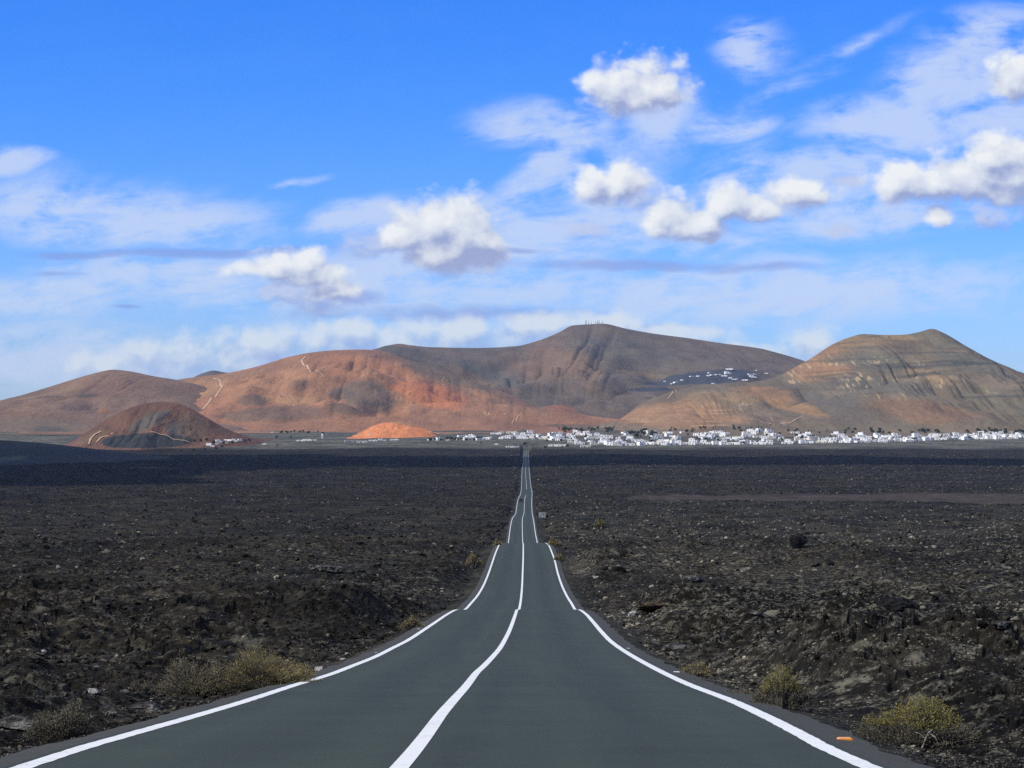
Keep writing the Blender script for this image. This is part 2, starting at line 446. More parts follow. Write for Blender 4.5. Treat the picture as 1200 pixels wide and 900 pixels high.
# soil colours
C = np.zeros(GX.shape + (4,), np.float32)
dark = np.array(lin(37, 34.5, 30.5)); black = np.array(lin(24, 23.5, 22.5)); verge = np.array(lin(45, 45, 39)); cind = np.array(lin(60, 55, 51)); field = np.array(lin(80, 80, 74))
n = sstep(-0.3, 0.35, fbm(GX / 40, GY / 70, 3, 12))
C[..., :3] = black * (1 - n[..., None]) + dark * n[..., None]
C[..., 3] = 1
n2 = sstep(0.05, 0.35, fbm(GX / 9, GY / 14, 3, 15))
C[..., :3] *= (1 + 0.35 * n2)[..., None]
vg = (1 - sstep(4.1, 5.3, lat + 0.8 * vnoise(GX / 1.7, GY / 1.7, 19)))[..., None]
C[..., :3] = C[..., :3] * (1 - vg) + verge * vg
C[..., 3] *= (1 - 0.6 * vg[..., 0]) * (1 - 0.55 * sstep(500, 1300, GY)) * (0.62 + 0.38 * sstep(-0.06, 0.08, GX / np.maximum(GY, 10)))
C[..., :3] = C[..., :3] * (1 - cm[..., None]) + cind * cm[..., None]; C[..., 3] *= (1 - cm)
# cloud shade painted into the soil colour: dark, lichen-poor band across the far plain
shade_band = np.exp(-((GY - (2420 + 0.10 * GX + 120 * fbm(GX / 300, GX * 0, 2, 61))) / 170) ** 2) * sstep(-0.5, 0.1, fbm(GX / 500, GY / 900, 2, 63))
C[..., :3] *= (1 - 0.45 * shade_band)[..., None]; C[..., 3] *= (1 - 0.9 * shade_band)
fm = sstep(3130, 3330, GY + 110 * fbm(GX / 140, GY / 140, 3, 65))
fc2 = field[None, None] * (0.75 + 0.5 * sstep(-0.3, 0.3, fbm(GX / 90, GY / 60, 3, 66)))[..., None]
C[..., :3] = C[..., :3] * (1 - fm[..., None]) + fc2 * fm[..., None]; C[..., 3] *= (1 - fm)
ground = link('ground', grid_mesh('ground', GX, GY, GZ, M['lava'], False, C)); tag(ground, kind='structure')

def gz(x, y):
    """height of the lava plain (bilinear)"""
    x = np.asarray(x, float); y = np.asarray(y, float)
    i = np.clip(np.searchsorted(rows, y) - 1, 0, len(rows) - 2)
    t = np.clip((y - rows[i]) / (rows[i + 1] - rows[i]), 0, 1)
    u = np.clip((x / half_width(y) + 1) / 2 * (NC - 1), 0, NC - 1.001)
    j = np.floor(u).astype(int); s = u - j
    return ((GZ[i, j] * (1 - s) + GZ[i, j + 1] * s) * (1 - t) + (GZ[i + 1, j] * (1 - s) + GZ[i + 1, j + 1] * s) * t)

# ------------------------------------------------------------------ road, edges and paint
dr = np.concatenate([np.arange(-24, 9, 1.0), np.exp(np.arange(math.log(9), math.log(ROAD_END), 0.006)), [ROAD_END]])
L_, C_, R_, Z_ = fl(dr), fc(dr), fr(dr), fz(dr)
# behind the camera the road runs on straight
def strip(name, xa, xb, za, zb, mat, n=2):
    t = np.linspace(0, 1, n)
    X = xa[:, None] * (1 - t) + xb[:, None] * t; Zm = za[:, None] * (1 - t) + zb[:, None] * t
    Y = np.repeat(dr[:, None], n, 1)
    cc_ = np.repeat(np.repeat(t[None, :, None], len(dr), 0), 3, 2)
    o = link(name, grid_mesh(name, X, Y, Zm, mat, True, cc_)); tag(o, kind='structure'); return o
strip('road', L_ - 0.16, R_ + 0.16, Z_, Z_, M['asphalt'], 17)
wob = 0.10 * vnoise(dr / 2.5, dr * 0, 5) + 0.06 * vnoise(dr / 0.7, dr * 0, 6)
wob2 = 0.10 * vnoise(dr / 2.5, dr * 0 + 40, 5) + 0.06 * vnoise(dr / 0.7, dr * 0 + 40, 6)
strip('road_shoulder', L_ - 0.60 + wob, L_ - 0.155, Z_ - 0.05, Z_ - 0.006, M['shoulder'], 4)
strip('road_shoulder', R_ + 0.155, R_ + 0.60 + wob2, Z_ - 0.006, Z_ - 0.05, M['shoulder'], 4)
lift = 0.004 + np.maximum(dr, 0) * 2e-6
for X in (L_, R_):
    j = 0.012 * vnoise(dr / 0.35, dr * 0 + 3, 8)
    strip('road_marking', X - 0.085 + j, X + 0.085 + 0.012 * vnoise(dr / 0.35, dr * 0 + 9, 8), Z_ + lift, Z_ + lift, M['paint'])
k = (dr < 1490)
def strip_rows(name, sel, hw):
    global dr
    keep = dr; dr = dr[sel]
    x = fc(dr); z = fz(dr) + 0.004 + np.maximum(dr, 0) * 2e-6
    strip(name, x - hw, x + hw, z, z, M['paint']); dr = keep
strip_rows('road_marking', (dr < 1140), 0.075)
strip_rows('road_marking', (dr > 1340), 0.075)

# ------------------------------------------------------------------ hills
class Hill: pass
HILLS = []
def hill(sil, D, F, B, p=1.35, base=(115, 95, 85), bow=0.0, spur=0.22, spurlam=380, gul=0.05, gullam=70, cones=(), patches=(), res=2.4, mat=None, round_=0.02, seed=1, big=0.24):
    xs = [at(px, py, D)[0] for px, py in sil]; zs = [at(px, py, D)[2] - float(fz(D)) for px, py in sil]
    H = pchip(xs, zs)
    x0, x1 = xs[0], xs[-1]
    ny = int((F * 1.25 + B) / (res * 2.2)); nx = int((x1 - x0) / res)
    nx = min(nx, 1100)
    PAD = 420.0; nx = int(nx * (x1 - x0 + 2 * PAD) / (x1 - x0))
    xv = np.linspace(x0 - PAD, x1 + PAD, nx); yv = np.linspace(D - F * 1.25, D + B, ny)
    X, Y = np.meshgrid(xv, yv)
    Dr = D + bow * vnoise(X / 900, X * 0, seed + 3)
    u = np.where(Y < Dr, (Dr - Y) / F, (Y - Dr) / B)
    front = Y < Dr
    sN = vnoise(X / spurlam + 0.15 * vnoise(Y / 900, X / 700, seed + 9), Y / 5000, seed + 4) + 0.4 * vnoise(X / spurlam * 2.3, Y / 4000, seed + 5)
    um = np.where(front, u * (1 + spur * sN * sstep(0.02, 0.35, u)), u)
    ur = np.sqrt(um * um + round_ ** 2) - round_
    prof = np.clip(1 - ur, 0, 1) ** p
    Hx = H(np.clip(X, x0, x1)) - 0.35 * np.maximum(0, np.maximum(x0 - X, X - x1))
    h = Hx * np.where(Hx > 0, prof, 1)
    for (px, py, Yc, Rr, cp, elong) in cones:
        cx, _, ct = at(px, py, Yc); top = ct - float(fz(Yc))
        r = np.sqrt(((X - cx) / elong) ** 2 + ((Y - Yc)) ** 2)
        r = r * (1 + 0.12 * vnoise(X / 90, Y / 160, seed + 8))
        c = top * np.clip(1 - np.sqrt((r / Rr) ** 2 + 0.0025), 0, 1) ** cp
        kk = 0.06 * top + 1
        h = 0.5 * (h + c + np.sqrt((h - c) ** 2 + kk * kk)) - 0.5 * kk * np.exp(-np.abs(h - c) / (2 * kk + 1)) * 0.9
    env = np.clip(4 * um * (1 - um), 0, 1) * front
    wx = X + 14 * vnoise(X / 160, Y / 800, seed + 11) + 0.16 * (Y - D) * vnoise(X / 600, X * 0, seed + 12)
    g = 1 - np.abs(vnoise(wx / gullam, Y / 2200, seed + 6)) * 1.6
    g2 = 1 - np.abs(vnoise(wx / gullam * 2.6, Y / 1100, seed + 7)) * 1.6
    rag = 0.35 + 0.9 * sstep(-0.2, 0.4, fbm(X / (gullam * 3), Y / (gullam * 6), 2, seed + 15))
    h = h - 0.85 * gul * rag * np.maximum(Hx, 20) * env * (np.clip(g, 0, 1) ** 2 + 0.3 * np.clip(g2, 0, 1) ** 2)
    h = h + big * np.maximum(Hx, 20) * env * fbm(X / (0.55 * spurlam), Y / (1.1 * spurlam), 3, seed + 14)
    h = h + 0.012 * np.maximum(Hx, 10) * fbm(X / 60, Y / 60, 4, seed + 13) * np.clip(env + 0.12, 0, 1)
    Z = fz(Y) + h - 2.0
    # soil colours, laid on the slope by height and breadth
    Cc = np.ones(X.shape + (4,), np.float32)
    b0 = np.array(lin(*base))
    ZZ0 = Z
    nn = fbm(X / 150, Z / 60, 4, seed + 20)
    Cc[..., :3] = b0 * (1 + 0.40 * nn)[..., None] * (1 + 0.16 * fbm(X / 420, ZZ0 / 140, 3, seed + 22)[..., None] * np.array([1.0, 0.3, -0.5]))
    ZZ = Z - ZC
    for pt in patches:
        px, py, rx, ry, rot, colr, st = pt[:7]; kind = pt[7] if len(pt) > 7 else 'blob'
        tu, tv = tans(px, py); ds = yv; xi = np.clip((tu * ds - xv[0]) / (xv[1] - xv[0]), 0, nx - 1).astype(int)
        zi = Z[np.arange(ny), xi]; bl = (ZC + tv * ds <= zi) & (np.maximum(h[np.arange(ny), xi], 0) > 0)
        ii = int(np.argmax(bl)) if bl.any() else int(np.argmax(zi - ZC - tv * ds))
        k_ = ds[ii] / FPX; cx = tu * ds[ii]; cz_ = zi[ii] - ZC
        dx = X - cx; dz = ZZ - cz_
        ca, sa = math.cos(R(rot)), math.sin(R(rot))
        a = (dx * ca + dz * sa) / (rx * k_); b_ = (-dx * sa + dz * ca) / (ry * k_)
        rr = np.sqrt(a * a + b_ * b_) + 0.42 * fbm(X / 95, ZZ / 42, 4, seed + 31 + int(px))
        mk = 1 - sstep(0.62, 1.1, rr)
        if kind == 'streak':
            mk = mk * sstep(0.26, 0.6, vnoise(X / 5.5 + 0.3 * vnoise(X / 30, ZZ / 12, 5), ZZ / 20, seed + 41 + int(px))) * sstep(-0.25, 0.3, vnoise(X / 75, ZZ / 18, seed + 44))
        elif kind == 'terrace':
            mk = mk * sstep(0.1, 0.4, vnoise(X / 130, ZZ / 4.2 + 0.25 * vnoise(X / 90, ZZ / 30, 3), seed + 51))
        elif kind == 'ledge':
            mk = mk * sstep(0.12, 0.4, vnoise(X / 170, ZZ / 8.5 + 0.5 * vnoise(X / 140, ZZ / 60, 3), seed + 71)) * sstep(-0.2, 0.2, vnoise(X / 90, ZZ / 25, seed + 72))
        elif kind == 'hard':
            mk = 1 - sstep(0.9, 1.0, np.sqrt(a * a + b_ * b_) + 0.18 * fbm(X / 40, ZZ / 18, 3, seed + 61))
        mk = (mk * st)[..., None]
        Cc[..., :3] = Cc[..., :3] * (1 - mk) + np.array(lin(*colr)) * mk
    lum = (Cc[..., :3] * np.array([0.3, 0.55, 0.15])).sum(-1, keepdims=True)
    Cc[..., :3] = (Cc[..., :3] * 0.76 + lum * np.array([1.0, 1.07, 0.82]) * 0.24) * 0.86 * np.array([1.0, 1.02, 0.92])
    keep = h > -1.0
    o = link('hill', grid_mesh('hill', X, Y, Z, mat or M['hill'], True, Cc, keep)); tag(o, kind='structure')
    hh = Hill(); hh.x0, hh.y0, hh.dx, hh.dy, hh.Z, hh.keep = xv[0], yv[0], xv[1] - xv[0], yv[1] - yv[0], Z, keep
    HILLS.append(hh)
    return hh

def surf(x, y):
    """highest of plain and hills"""
    z = gz(x, y)
    for h in HILLS:
        i = (y - h.y0) / h.dy; j = (x - h.x0) / h.dx
        ny, nx = h.Z.shape
        ok = (i >= 0) & (i < ny - 1) & (j >= 0) & (j < nx - 1)
        i0 = np.clip(np.floor(i).astype(int), 0, ny - 2); j0 = np.clip(np.floor(j).astype(int), 0, nx - 2)
        t = i - i0; s = j - j0
        v = (h.Z[i0, j0] * (1 - s) + h.Z[i0, j0 + 1] * s) * (1 - t) + (h.Z[i0 + 1, j0] * (1 - s) + h.Z[i0 + 1, j0 + 1] * s) * t
        z = np.where(ok & h.keep[i0, j0], np.maximum(z, v), z)
    return z

def hit(px, py, dmin=12, dmax=9500):
    """where a line of sight of the survey meets the land"""
    u, v = tans(px, py)
    d = np.exp(np.linspace(math.log(dmin), math.log(dmax), 1600))
    below = (ZC + v * d) <= surf(u * d, d)
    i = int(np.argmax(below)) if below.any() else len(d) - 1
    d = np.linspace(d[max(i - 1, 0)], d[i], 24)
    below = (ZC + v * d) <= surf(u * d, d)
    i = int(np.argmax(below)) if below.any() else len(d) - 1
    x, y = u * d[i], d[i]
    return x, y, float(surf(np.array(x), np.array(y)))

OR, ORB, TAN, GRY, RED, BLU, PALE = (178, 106, 70), (190, 108, 58), (150, 112, 84), (92, 89, 92), (128, 82, 70), (60, 64, 78), (190, 160, 130)
# far peak with the masts
hill([(330, 500), (380, 440), (420, 416), (446, 408.5), (458, 405), (470, 403.4), (482, 405), (505, 407), (560, 407.5), (604, 405), (632, 398), (655, 388.5), (672, 380), (690, 378.6), (706, 377.6), (735, 384), (760, 388.5), (800, 394), (850, 402), (890, 408), (930, 420), (980, 438), (1040, 458), (1120, 490), (1160, 500)],
     8000, 2700, 1800, 1.25, (100, 84, 80), 120, 0.25, 560, 0.05, 130, cones=[(612, 452, 6300, 700, 1.2, 1.5)],
     patches=[(660, 420, 50, 26, -30, (124, 92, 78), 0.8), (735, 410, 80, 24, -8, (88, 82, 84), 0.7), (820, 415, 80, 16, -6, (98, 84, 80), 0.6), (620, 430, 40, 14, -30, (128, 92, 76), 0.6),
              (690, 440, 22, 18, -45, (122, 94, 78), 0.6), (560, 420, 70, 14, 0, (100, 80, 76), 0.6), (470, 412, 34, 7, -12, (84, 76, 76), 0.9), (520, 424, 60, 12, -22, (90, 78, 76), 0.85), (478, 405, 20, 3, 0, (130, 88, 74), 0.6), (560, 445, 50, 8, -22, (126, 92, 74), 0.6), (575, 440, 50, 12, -25, (82, 82, 86), 0.6),
              (640, 400, 60, 40, -30, (150, 112, 90), 0.35, 'streak'), (755, 440, 40, 3, -8, (128, 104, 88), 0.5),
              (835, 442, 58, 9, 4, (56, 62, 84), 0.95, 'hard'), (785, 450, 40, 4, 3, (60, 64, 84), 0.9, 'hard'), (765, 456, 28, 3, 2, (56, 62, 84), 0.9, 'hard')], res=3.2, seed=100)
# distant dark top behind the left ridge
hill([(205, 470), (228, 441), (240, 436), (250, 433.5), (262, 435.5), (290, 440), (330, 470)], 8600, 900, 600, 1.2, (92, 84, 88), 0, 0.1, 300, 0.03, 90, res=3.5, seed=150)
# far left hill
hill([(-330, 500), (-200, 486), (-80, 478), (0, 468.5), (20, 463), (50, 454), (80, 445), (105, 437.5), (132, 432.3), (150, 434), (180, 440), (205, 444), (240, 452), (290, 470), (340, 500)],
     5600, 1350, 900, 1.25, (122, 92, 82), 80, 0.2, 420, 0.045, 85, cones=[(30, 478, 4500, 420, 1.3, 1.6)],
     patches=[(130, 452, 50, 14, -12, (128, 92, 82), 0.7), (60, 462, 50, 6, 14, (140, 108, 84), 0.5), (45, 466, 30, 2.5, 4, (78, 70, 70), 0.6), (100, 464, 14, 2.6, 0, (84, 74, 72), 0.8), (120, 476, 60, 9, 5, (132, 102, 96), 0.6),
              (40, 500, 70, 12, -5, (112, 96, 88), 0.6), (60, 505, 30, 5, -8, (86, 80, 82), 0.8), (20, 510, 40, 4, 0, (130, 106, 84), 0.7)], seed=200)
# orange ridge in the middle
hill([(150, 500), (180, 470), (205, 445.5), (230, 441), (265, 436.5), (300, 429), (340, 417), (365, 412.5), (390, 410), (425, 409), (444, 410.5), (470, 418), (500, 428), (540, 441), (580, 455), (610, 467), (635, 480), (665, 500)],
     5900, 1500, 900, 1.18, (150, 98, 76), 90, 0.34, 330, 0.06, 80, cones=[(365, 462, 4800, 330, 1.25, 1.3), (520, 462, 5000, 420, 1.35, 1.6), (430, 486, 4400, 200, 1.2, 2.0)],
     patches=[(235, 458, 44, 20, 0, (162, 114, 82), 0.85), (320, 447, 64, 20, 8, (166, 110, 78), 0.8), (400, 428, 45, 16, -14, (160, 98, 70), 0.75), (470, 440, 60, 9, -22, (170, 104, 72), 0.8), (340, 470, 40, 8, -6, (170, 118, 84), 0.7), (525, 440, 95, 12, -21, (112, 92, 80), 0.85), (300, 487, 60, 9, 0, (108, 86, 80), 0.75), (420, 478, 40, 9, 0, (116, 92, 82), 0.75), (500, 462, 50, 14, -16, (196, 104, 58), 0.6), (290, 438, 50, 6, 10, (140, 100, 78), 0.6), (440, 415, 30, 6, -8, (130, 88, 74), 0.7),
              (430, 462, 40, 15, -10, (108, 90, 84), 0.8), (400, 462, 22, 8, -10, (92, 84, 84), 0.6),
              (335, 484, 55, 12, 0, (116, 86, 78), 0.8), (510, 464, 40, 15, -18, (178, 96, 60), 0.8), (580, 468, 40, 6, -22, (160, 108, 78), 0.8), (610, 478, 50, 7, -14, (142, 100, 82), 0.7),
              (295, 470, 20, 8, 0, (104, 88, 84), 0.6), (350, 452, 16, 9, 0, (104, 82, 76), 0.5), (540, 482, 55, 5, -4, (196, 150, 108), 0.7, 'streak'), (480, 450, 90, 30, -20, (198, 140, 100), 0.4, 'streak'), (330, 440, 90, 30, 0, (190, 140, 104), 0.3, 'streak')], seed=300)
# low foothill behind the road's end and its ash fields
hill([(470, 503), (520, 497), (560, 490), (600, 482), (630, 476), (655, 473.5), (675, 478), (700, 488), (740, 497), (800, 503)], 5200, 600, 500, 1.3, (116, 90, 80), 30, 0.2, 260, 0.05, 60,
     patches=[(655, 480, 24, 7, 0, (146, 88, 70), 0.8), (650, 491, 45, 5, 0, (58, 64, 82), 0.95, 'hard'), (600, 488, 30, 4, 10, (136, 106, 90), 0.5), (540, 495, 50, 4, 0, (140, 106, 84), 0.7)], seed=350)
# tan terraced foothill and the right hand peak
hill([(690, 506), (715, 497), (735, 484), (752, 471), (775, 462), (800, 455), (825, 450.5), (850, 448.5), (880, 447), (908, 441), (932, 429), (950, 419), (975, 403), (995, 394.5), (1012, 390.6), (1035, 391.5), (1058, 391.2), (1078, 388), (1093, 384.3), (1104, 388), (1130, 403), (1160, 420), (1185, 432), (1205, 441), (1260, 458), (1340, 478), (1460, 500)],
     5200, 1150, 1000, 1.22, (112, 96, 86), 60, 0.30, 300, 0.075, 62, cones=[(1078, 430, 4520, 520, 1.1, 0.8), (860, 460, 4700, 340, 1.0, 1.0)],
     patches=[(800, 484, 75, 20, 4, (158, 110, 80), 0.8), (860, 466, 50, 12, 0, (146, 112, 84), 0.7), (905, 462, 40, 12, -10, (150, 106, 78), 0.8), (960, 425, 40, 26, 30, (156, 108, 78), 0.8), (1010, 400, 40, 9, 0, (150, 116, 84), 0.7), (1060, 394, 40, 6, 0, (150, 118, 86), 0.7),
              (1030, 425, 50, 16, -10, (100, 94, 88), 0.8), (1045, 450, 55, 16, -12, (94, 88, 88), 0.7), (1100, 400, 40, 12, -30, (104, 96, 86), 0.8), (1150, 430, 50, 16, -25, (96, 92, 88), 0.8), (1180, 470, 50, 20, -20, (108, 98, 88), 0.7),
              (1075, 440, 16, 16, 0, (150, 116, 90), 0.7), (1080, 480, 60, 18, -4, (134, 96, 78), 0.8), (950, 470, 30, 14, 0, (98, 90, 90), 0.8), (985, 492, 40, 8, 0, (100, 86, 84), 0.8), (880, 485, 40, 14, -10, (126, 102, 90), 0.6), (925, 478, 26, 9, -28, (158, 112, 76), 0.7),
              (965, 436, 62, 36, -20, (200, 164, 130), 0.65, 'streak'), (1075, 440, 30, 24, 0, (204, 170, 138), 0.7, 'streak'), (1080, 405, 120, 26, -4, (76, 72, 70), 0.6, 'ledge'), (1130, 450, 110, 40, -10, (80, 76, 74), 0.7, 'ledge'), (1000, 440, 110, 40, 0, (84, 78, 76), 0.6, 'ledge'), (1020, 440, 70, 30, -10, (176, 152, 130), 0.4, 'streak'), (860, 480, 60, 20, -20, (196, 168, 140), 0.5, 'streak'), (1150, 450, 70, 30, -25, (150, 138, 120), 0.4, 'streak'),
              (805, 486, 70, 18, 2, (196, 150, 112), 0.7, 'terrace'), (1070, 422, 90, 18, -2, (70, 70, 74), 0.5, 'terrace'), (1140, 425, 40, 6, -3, (66, 66, 72), 0.6, 'terrace'), (790, 480, 60, 20, 2, (106, 80, 66), 0.5, 'terrace'),
              (1090, 430, 70, 2.2, 2, (72, 72, 76), 0.7), (1140, 426, 26, 2.4, -6, (66, 66, 72), 0.8)], res=2.0, seed=400)
# red cinder mound on the left
hill([(60, 530), (80, 520), (104, 503), (130, 488), (155, 475.5), (175, 470.5), (190, 469), (205, 470), (222, 476), (240, 486), (262, 499), (290, 512), (330, 530)], 3420, 230, 260, 1.15, (112, 74, 66), 12, 0.25, 90, 0.05, 24,
     cones=[], patches=[(172, 495, 26, 11, 25, (82, 80, 84), 0.8), (165, 517, 58, 9, 0, (50, 53, 62), 1.0, 'hard'), (206, 502, 14, 9, -30, (80, 78, 84), 0.8, 'blob', 0.97), (225, 502, 22, 14, -25, (104, 82, 72), 0.7, 'blob', 0.97), (110, 512, 18, 8, 20, (118, 92, 76), 0.6, 'blob', 0.97), (188, 500, 4, 14, -30, (150, 120, 100), 0.5, 'streak', 0.97)], res=1.3, seed=500)
# orange quarry mound
hill([(408, 513), (418, 507.5), (428, 502), (440, 497), (452, 494), (466, 493), (478, 495), (492, 499.5), (508, 506), (518, 513)], 3900, 180, 160, 0.9, (220, 118, 62), 8, 0.1, 60, 0.04, 20,
     patches=[(478, 494, 36, 3.5, -12, (150, 108, 84), 0.8), (425, 503, 12, 5, 30, (150, 104, 80), 0.7)], res=1.3, seed=550)
# low olive rise at the left edge, in front of the mound
hill([(-420, 524), (-200, 515), (-60, 512), (0, 514), (40, 516.5), (80, 520.5), (120, 525.5), (160, 531), (230, 538)], 2600, 420, 400, 1.25, (60, 62, 58), 20, 0.12, 200, 0.02, 40,
     patches=[(60, 535, 120, 9, -4, (48, 52, 62), 0.9, 'blob', 0.95), (10, 538, 16, 3, 0, (96, 98, 84), 0.7, 'blob', 0.95)], res=1.6, seed=600)

# ------------------------------------------------------------------ pale tracks over the hills
def track(pts, width, name='dirt_track', lift=1.1, mat='track', dmin=2300):
    P = [hit(px, py, dmin) for px, py in pts]
    fine = []
    for a, b in zip(P[:-1], P[1:]):
        n = max(2, int(math.hypot(b[0] - a[0], b[1] - a[1]) / 2.5))
        for i in range(n): fine.append((a[0] + (b[0] - a[0]) * i / n, a[1] + (b[1] - a[1]) * i / n))
    fine.append(P[-1][:2]); A = np.array(fine)
    for _ in range(40): A[1:-1] = (A[:-2] + 2 * A[1:-1] + A[2:]) / 4
    T = np.gradient(A, axis=0); T /= np.linalg.norm(T, axis=1)[:, None] + 1e-9
    N = np.stack([-T[:, 1], T[:, 0]], -1)
    w = width * (1 + 0.25 * vnoise(np.arange(len(A)) / 10.0, np.zeros(len(A)), 9))[:, None]
    t = np.linspace(-0.5, 0.5, 6)
    X = A[:, 0:1] + N[:, 0:1] * w * t; Y = A[:, 1:2] + N[:, 1:2] * w * t
    Z = surf(X, Y) + lift
    o = link(name, grid_mesh(name, X, Y, Z, M[mat], True)); tag(o, kind='structure')
track([(238, 480), (246, 470), (255, 461), (261, 453), (258, 447), (250, 443.5)], 4)
track([(380, 442), (370, 435), (360, 429), (353, 423), (358, 418)], 4.5)
track([(104, 521), (106, 514), (111, 508), (118, 506)], 2.6)
track([(112, 519), (117, 513), (124, 509.5), (132, 508.6)], 2.6)
track([(176, 507), (188, 508), (196, 510), (201, 515), (212, 518), (222, 519)], 2.2)
track([(782, 468), (788, 461), (792, 457)], 2.2)
track([(924, 497), (936, 490), (941, 488)], 2.4)
track([(900, 498), (914, 497), (924, 496)], 2.2)
track([(600, 497), (606, 489), (611, 486)], 1.8)
track([(504, 507.5), (516, 508.2), (530, 509)], 5)

# ------------------------------------------------------------------ loose lava rubble
def ico(sub):
    t = (1 + 5 ** 0.5) / 2
    v = [(-1, t, 0), (1, t, 0), (-1, -t, 0), (1, -t, 0), (0, -1, t), (0, 1, t), (0, -1, -t), (0, 1, -t), (t, 0, -1), (t, 0, 1), (-t, 0, -1), (-t, 0, 1)]
    v = [np.array(p) / np.linalg.norm(p) for p in v]
    f = [(0, 11, 5), (0, 5, 1), (0, 1, 7), (0, 7, 10), (0, 10, 11), (1, 5, 9), (5, 11, 4), (11, 10, 2), (10, 7, 6), (7, 1, 8), (3, 9, 4), (3, 4, 2), (3, 2, 6), (3, 6, 8), (3, 8, 9), (4, 9, 5), (2, 4, 11), (6, 2, 10), (8, 6, 7), (9, 8, 1)]
    for _ in range(sub):
        c = {}; nf = []
        def mid(a, b):
            k = (min(a, b), max(a, b))
            if k not in c:
                p = v[a] + v[b]; v.append(p / np.linalg.norm(p)); c[k] = len(v) - 1
            return c[k]
        for a, b, d in f:
            x, y, z = mid(a, b), mid(b, d), mid(d, a); nf += [(a, x, z), (b, y, x), (d, z, y), (x, y, z)]
        f = nf
    return np.array(v), np.array(f)

def rock_shape(sub, seed, jag=0.3):
    v, f = ico(sub); r = np.random.default_rng(seed)
    q = v.copy()
    for _ in range(7):                      # slice with random planes: broken facets
        nrm = r.normal(size=3); nrm /= np.linalg.norm(nrm); o = r.uniform(0.45, 0.8)
        dd = q @ nrm; q = q - np.where(dd > o, dd - o, 0)[:, None] * nrm
    q *= (1 + jag * (r.random((len(q), 1)) - 0.5))
    return q * np.array([1, r.uniform(0.6, 1), r.uniform(0.45, 0.8)]), f

def rubble():
    N = 270000
    vs, fs, cs = [], [], []; off = 0
    d = np.exp(rng.uniform(math.log(14), math.log(2900), N)); d = np.where(rng.random(N) < 0.34, 14 * (8.0 ** rng.random(N)), d)
    ang = rng.uniform(-0.29, 0.29, N)
    pxs = 1.3 + rng.gamma(1.0, 1.6, N)
    x = ang * d + rng.normal(0, 1, N)
    rm = road_mid(d)
    ok = (np.abs(x - rm) > 3.72 + 0.003 * np.minimum(d, 200) + np.minimum(0.25 * pxs ** 0.5, 1) * 0.5 + rng.exponential(0.4, N)) & (cinder_mask(x, d) < 0.3)
    s = np.clip(pxs * d / 2048, 0.035, 1.2 + 0.0009 * d) * 0.5 * np.where(d > 600, 0.8, 1)
    dens = fbm(x / 9, d / 12, 2, 88)
    ok &= rng.random(N) < np.clip(0.75 + 0.9 * dens, 0.15, 1)
    x, d, s, pxs = x[ok], d[ok], s[ok], pxs[ok]
    z = gz(x, d) + s * 0.12
    tone = np.clip(rng.lognormal(-0.1, 0.5, len(x)), 0.4, 2.6)
    pal = rng.random(len(x)) < np.clip((0.28 + 0.45 * fbm(x / 12, d / 20, 3, 89) + 0.02 + np.where(x > 0, 0.30, -0.12)) * (1 - 0.6 * sstep(400, 1200, d)), 0.03, 0.7)
    s = np.where(pal, s * 0.72, s); z = z - np.where(pal, 0.05 * s, 0)
    rot = rng.uniform(0, 2 * np.pi, len(x)); tx = rng.normal(0, 0.45, len(x))
    variants = {0: [rock_shape(0, 10 + i, 0.5) for i in range(8)], 1: [rock_shape(1, 30 + i, 0.35) for i in range(8)]}
    lod = (pxs > 5.5).astype(int); var = rng.integers(0, 8, len(x))
    for l in (0, 1):
        for k in range(8):
            sel = np.where((lod == l) & (var == k))[0]
            if not len(sel): continue
            v, f = variants[l][k]
            ca, sa = np.cos(rot[sel])[:, None], np.sin(rot[sel])[:, None]; ct, st = np.cos(tx[sel])[:, None], np.sin(tx[sel])[:, None]
            X = v[None, :, 0] * np.ones((len(sel), 1)); Yv = v[None, :, 1] * ct - v[None, :, 2] * st; Zv = v[None, :, 1] * st + v[None, :, 2] * ct
            P = np.stack([X * ca - Yv * sa, X * sa + Yv * ca, Zv], -1) * s[sel][:, None, None]
            P += np.stack([x[sel], d[sel], z[sel]], -1)[:, None, :]
            vs.append(P.reshape(-1, 3)); fs.append((f[None] + (off + np.arange(len(sel)) * len(v))[:, None, None]).reshape(-1, 3)); off += len(sel) * len(v)
            c0 = np.where(pal[sel][:, None], np.array(lin(104, 101, 91))[None], np.array(lin(31, 29.8, 28.5))[None]) * tone[sel][:, None] ** np.where(pal[sel], 0.5, 1)[:, None]
            cs.append(np.repeat(np.concatenate([c0, np.ones((len(sel), 1))], 1)[:, None], len(v), 1).reshape(-1, 4))
    V = np.concatenate(vs); Fc = np.concatenate(fs)
    o = link('lava_rubble', mesh_np('lava_rubble', V, Fc.ravel(), np.full(len(Fc), 3), M['lava'], False, np.concatenate(cs)))
    tag(o, 'loose black and grey lava rubble strewn over the plain beside the road', 'rubble', kind='stuff')
rubble()

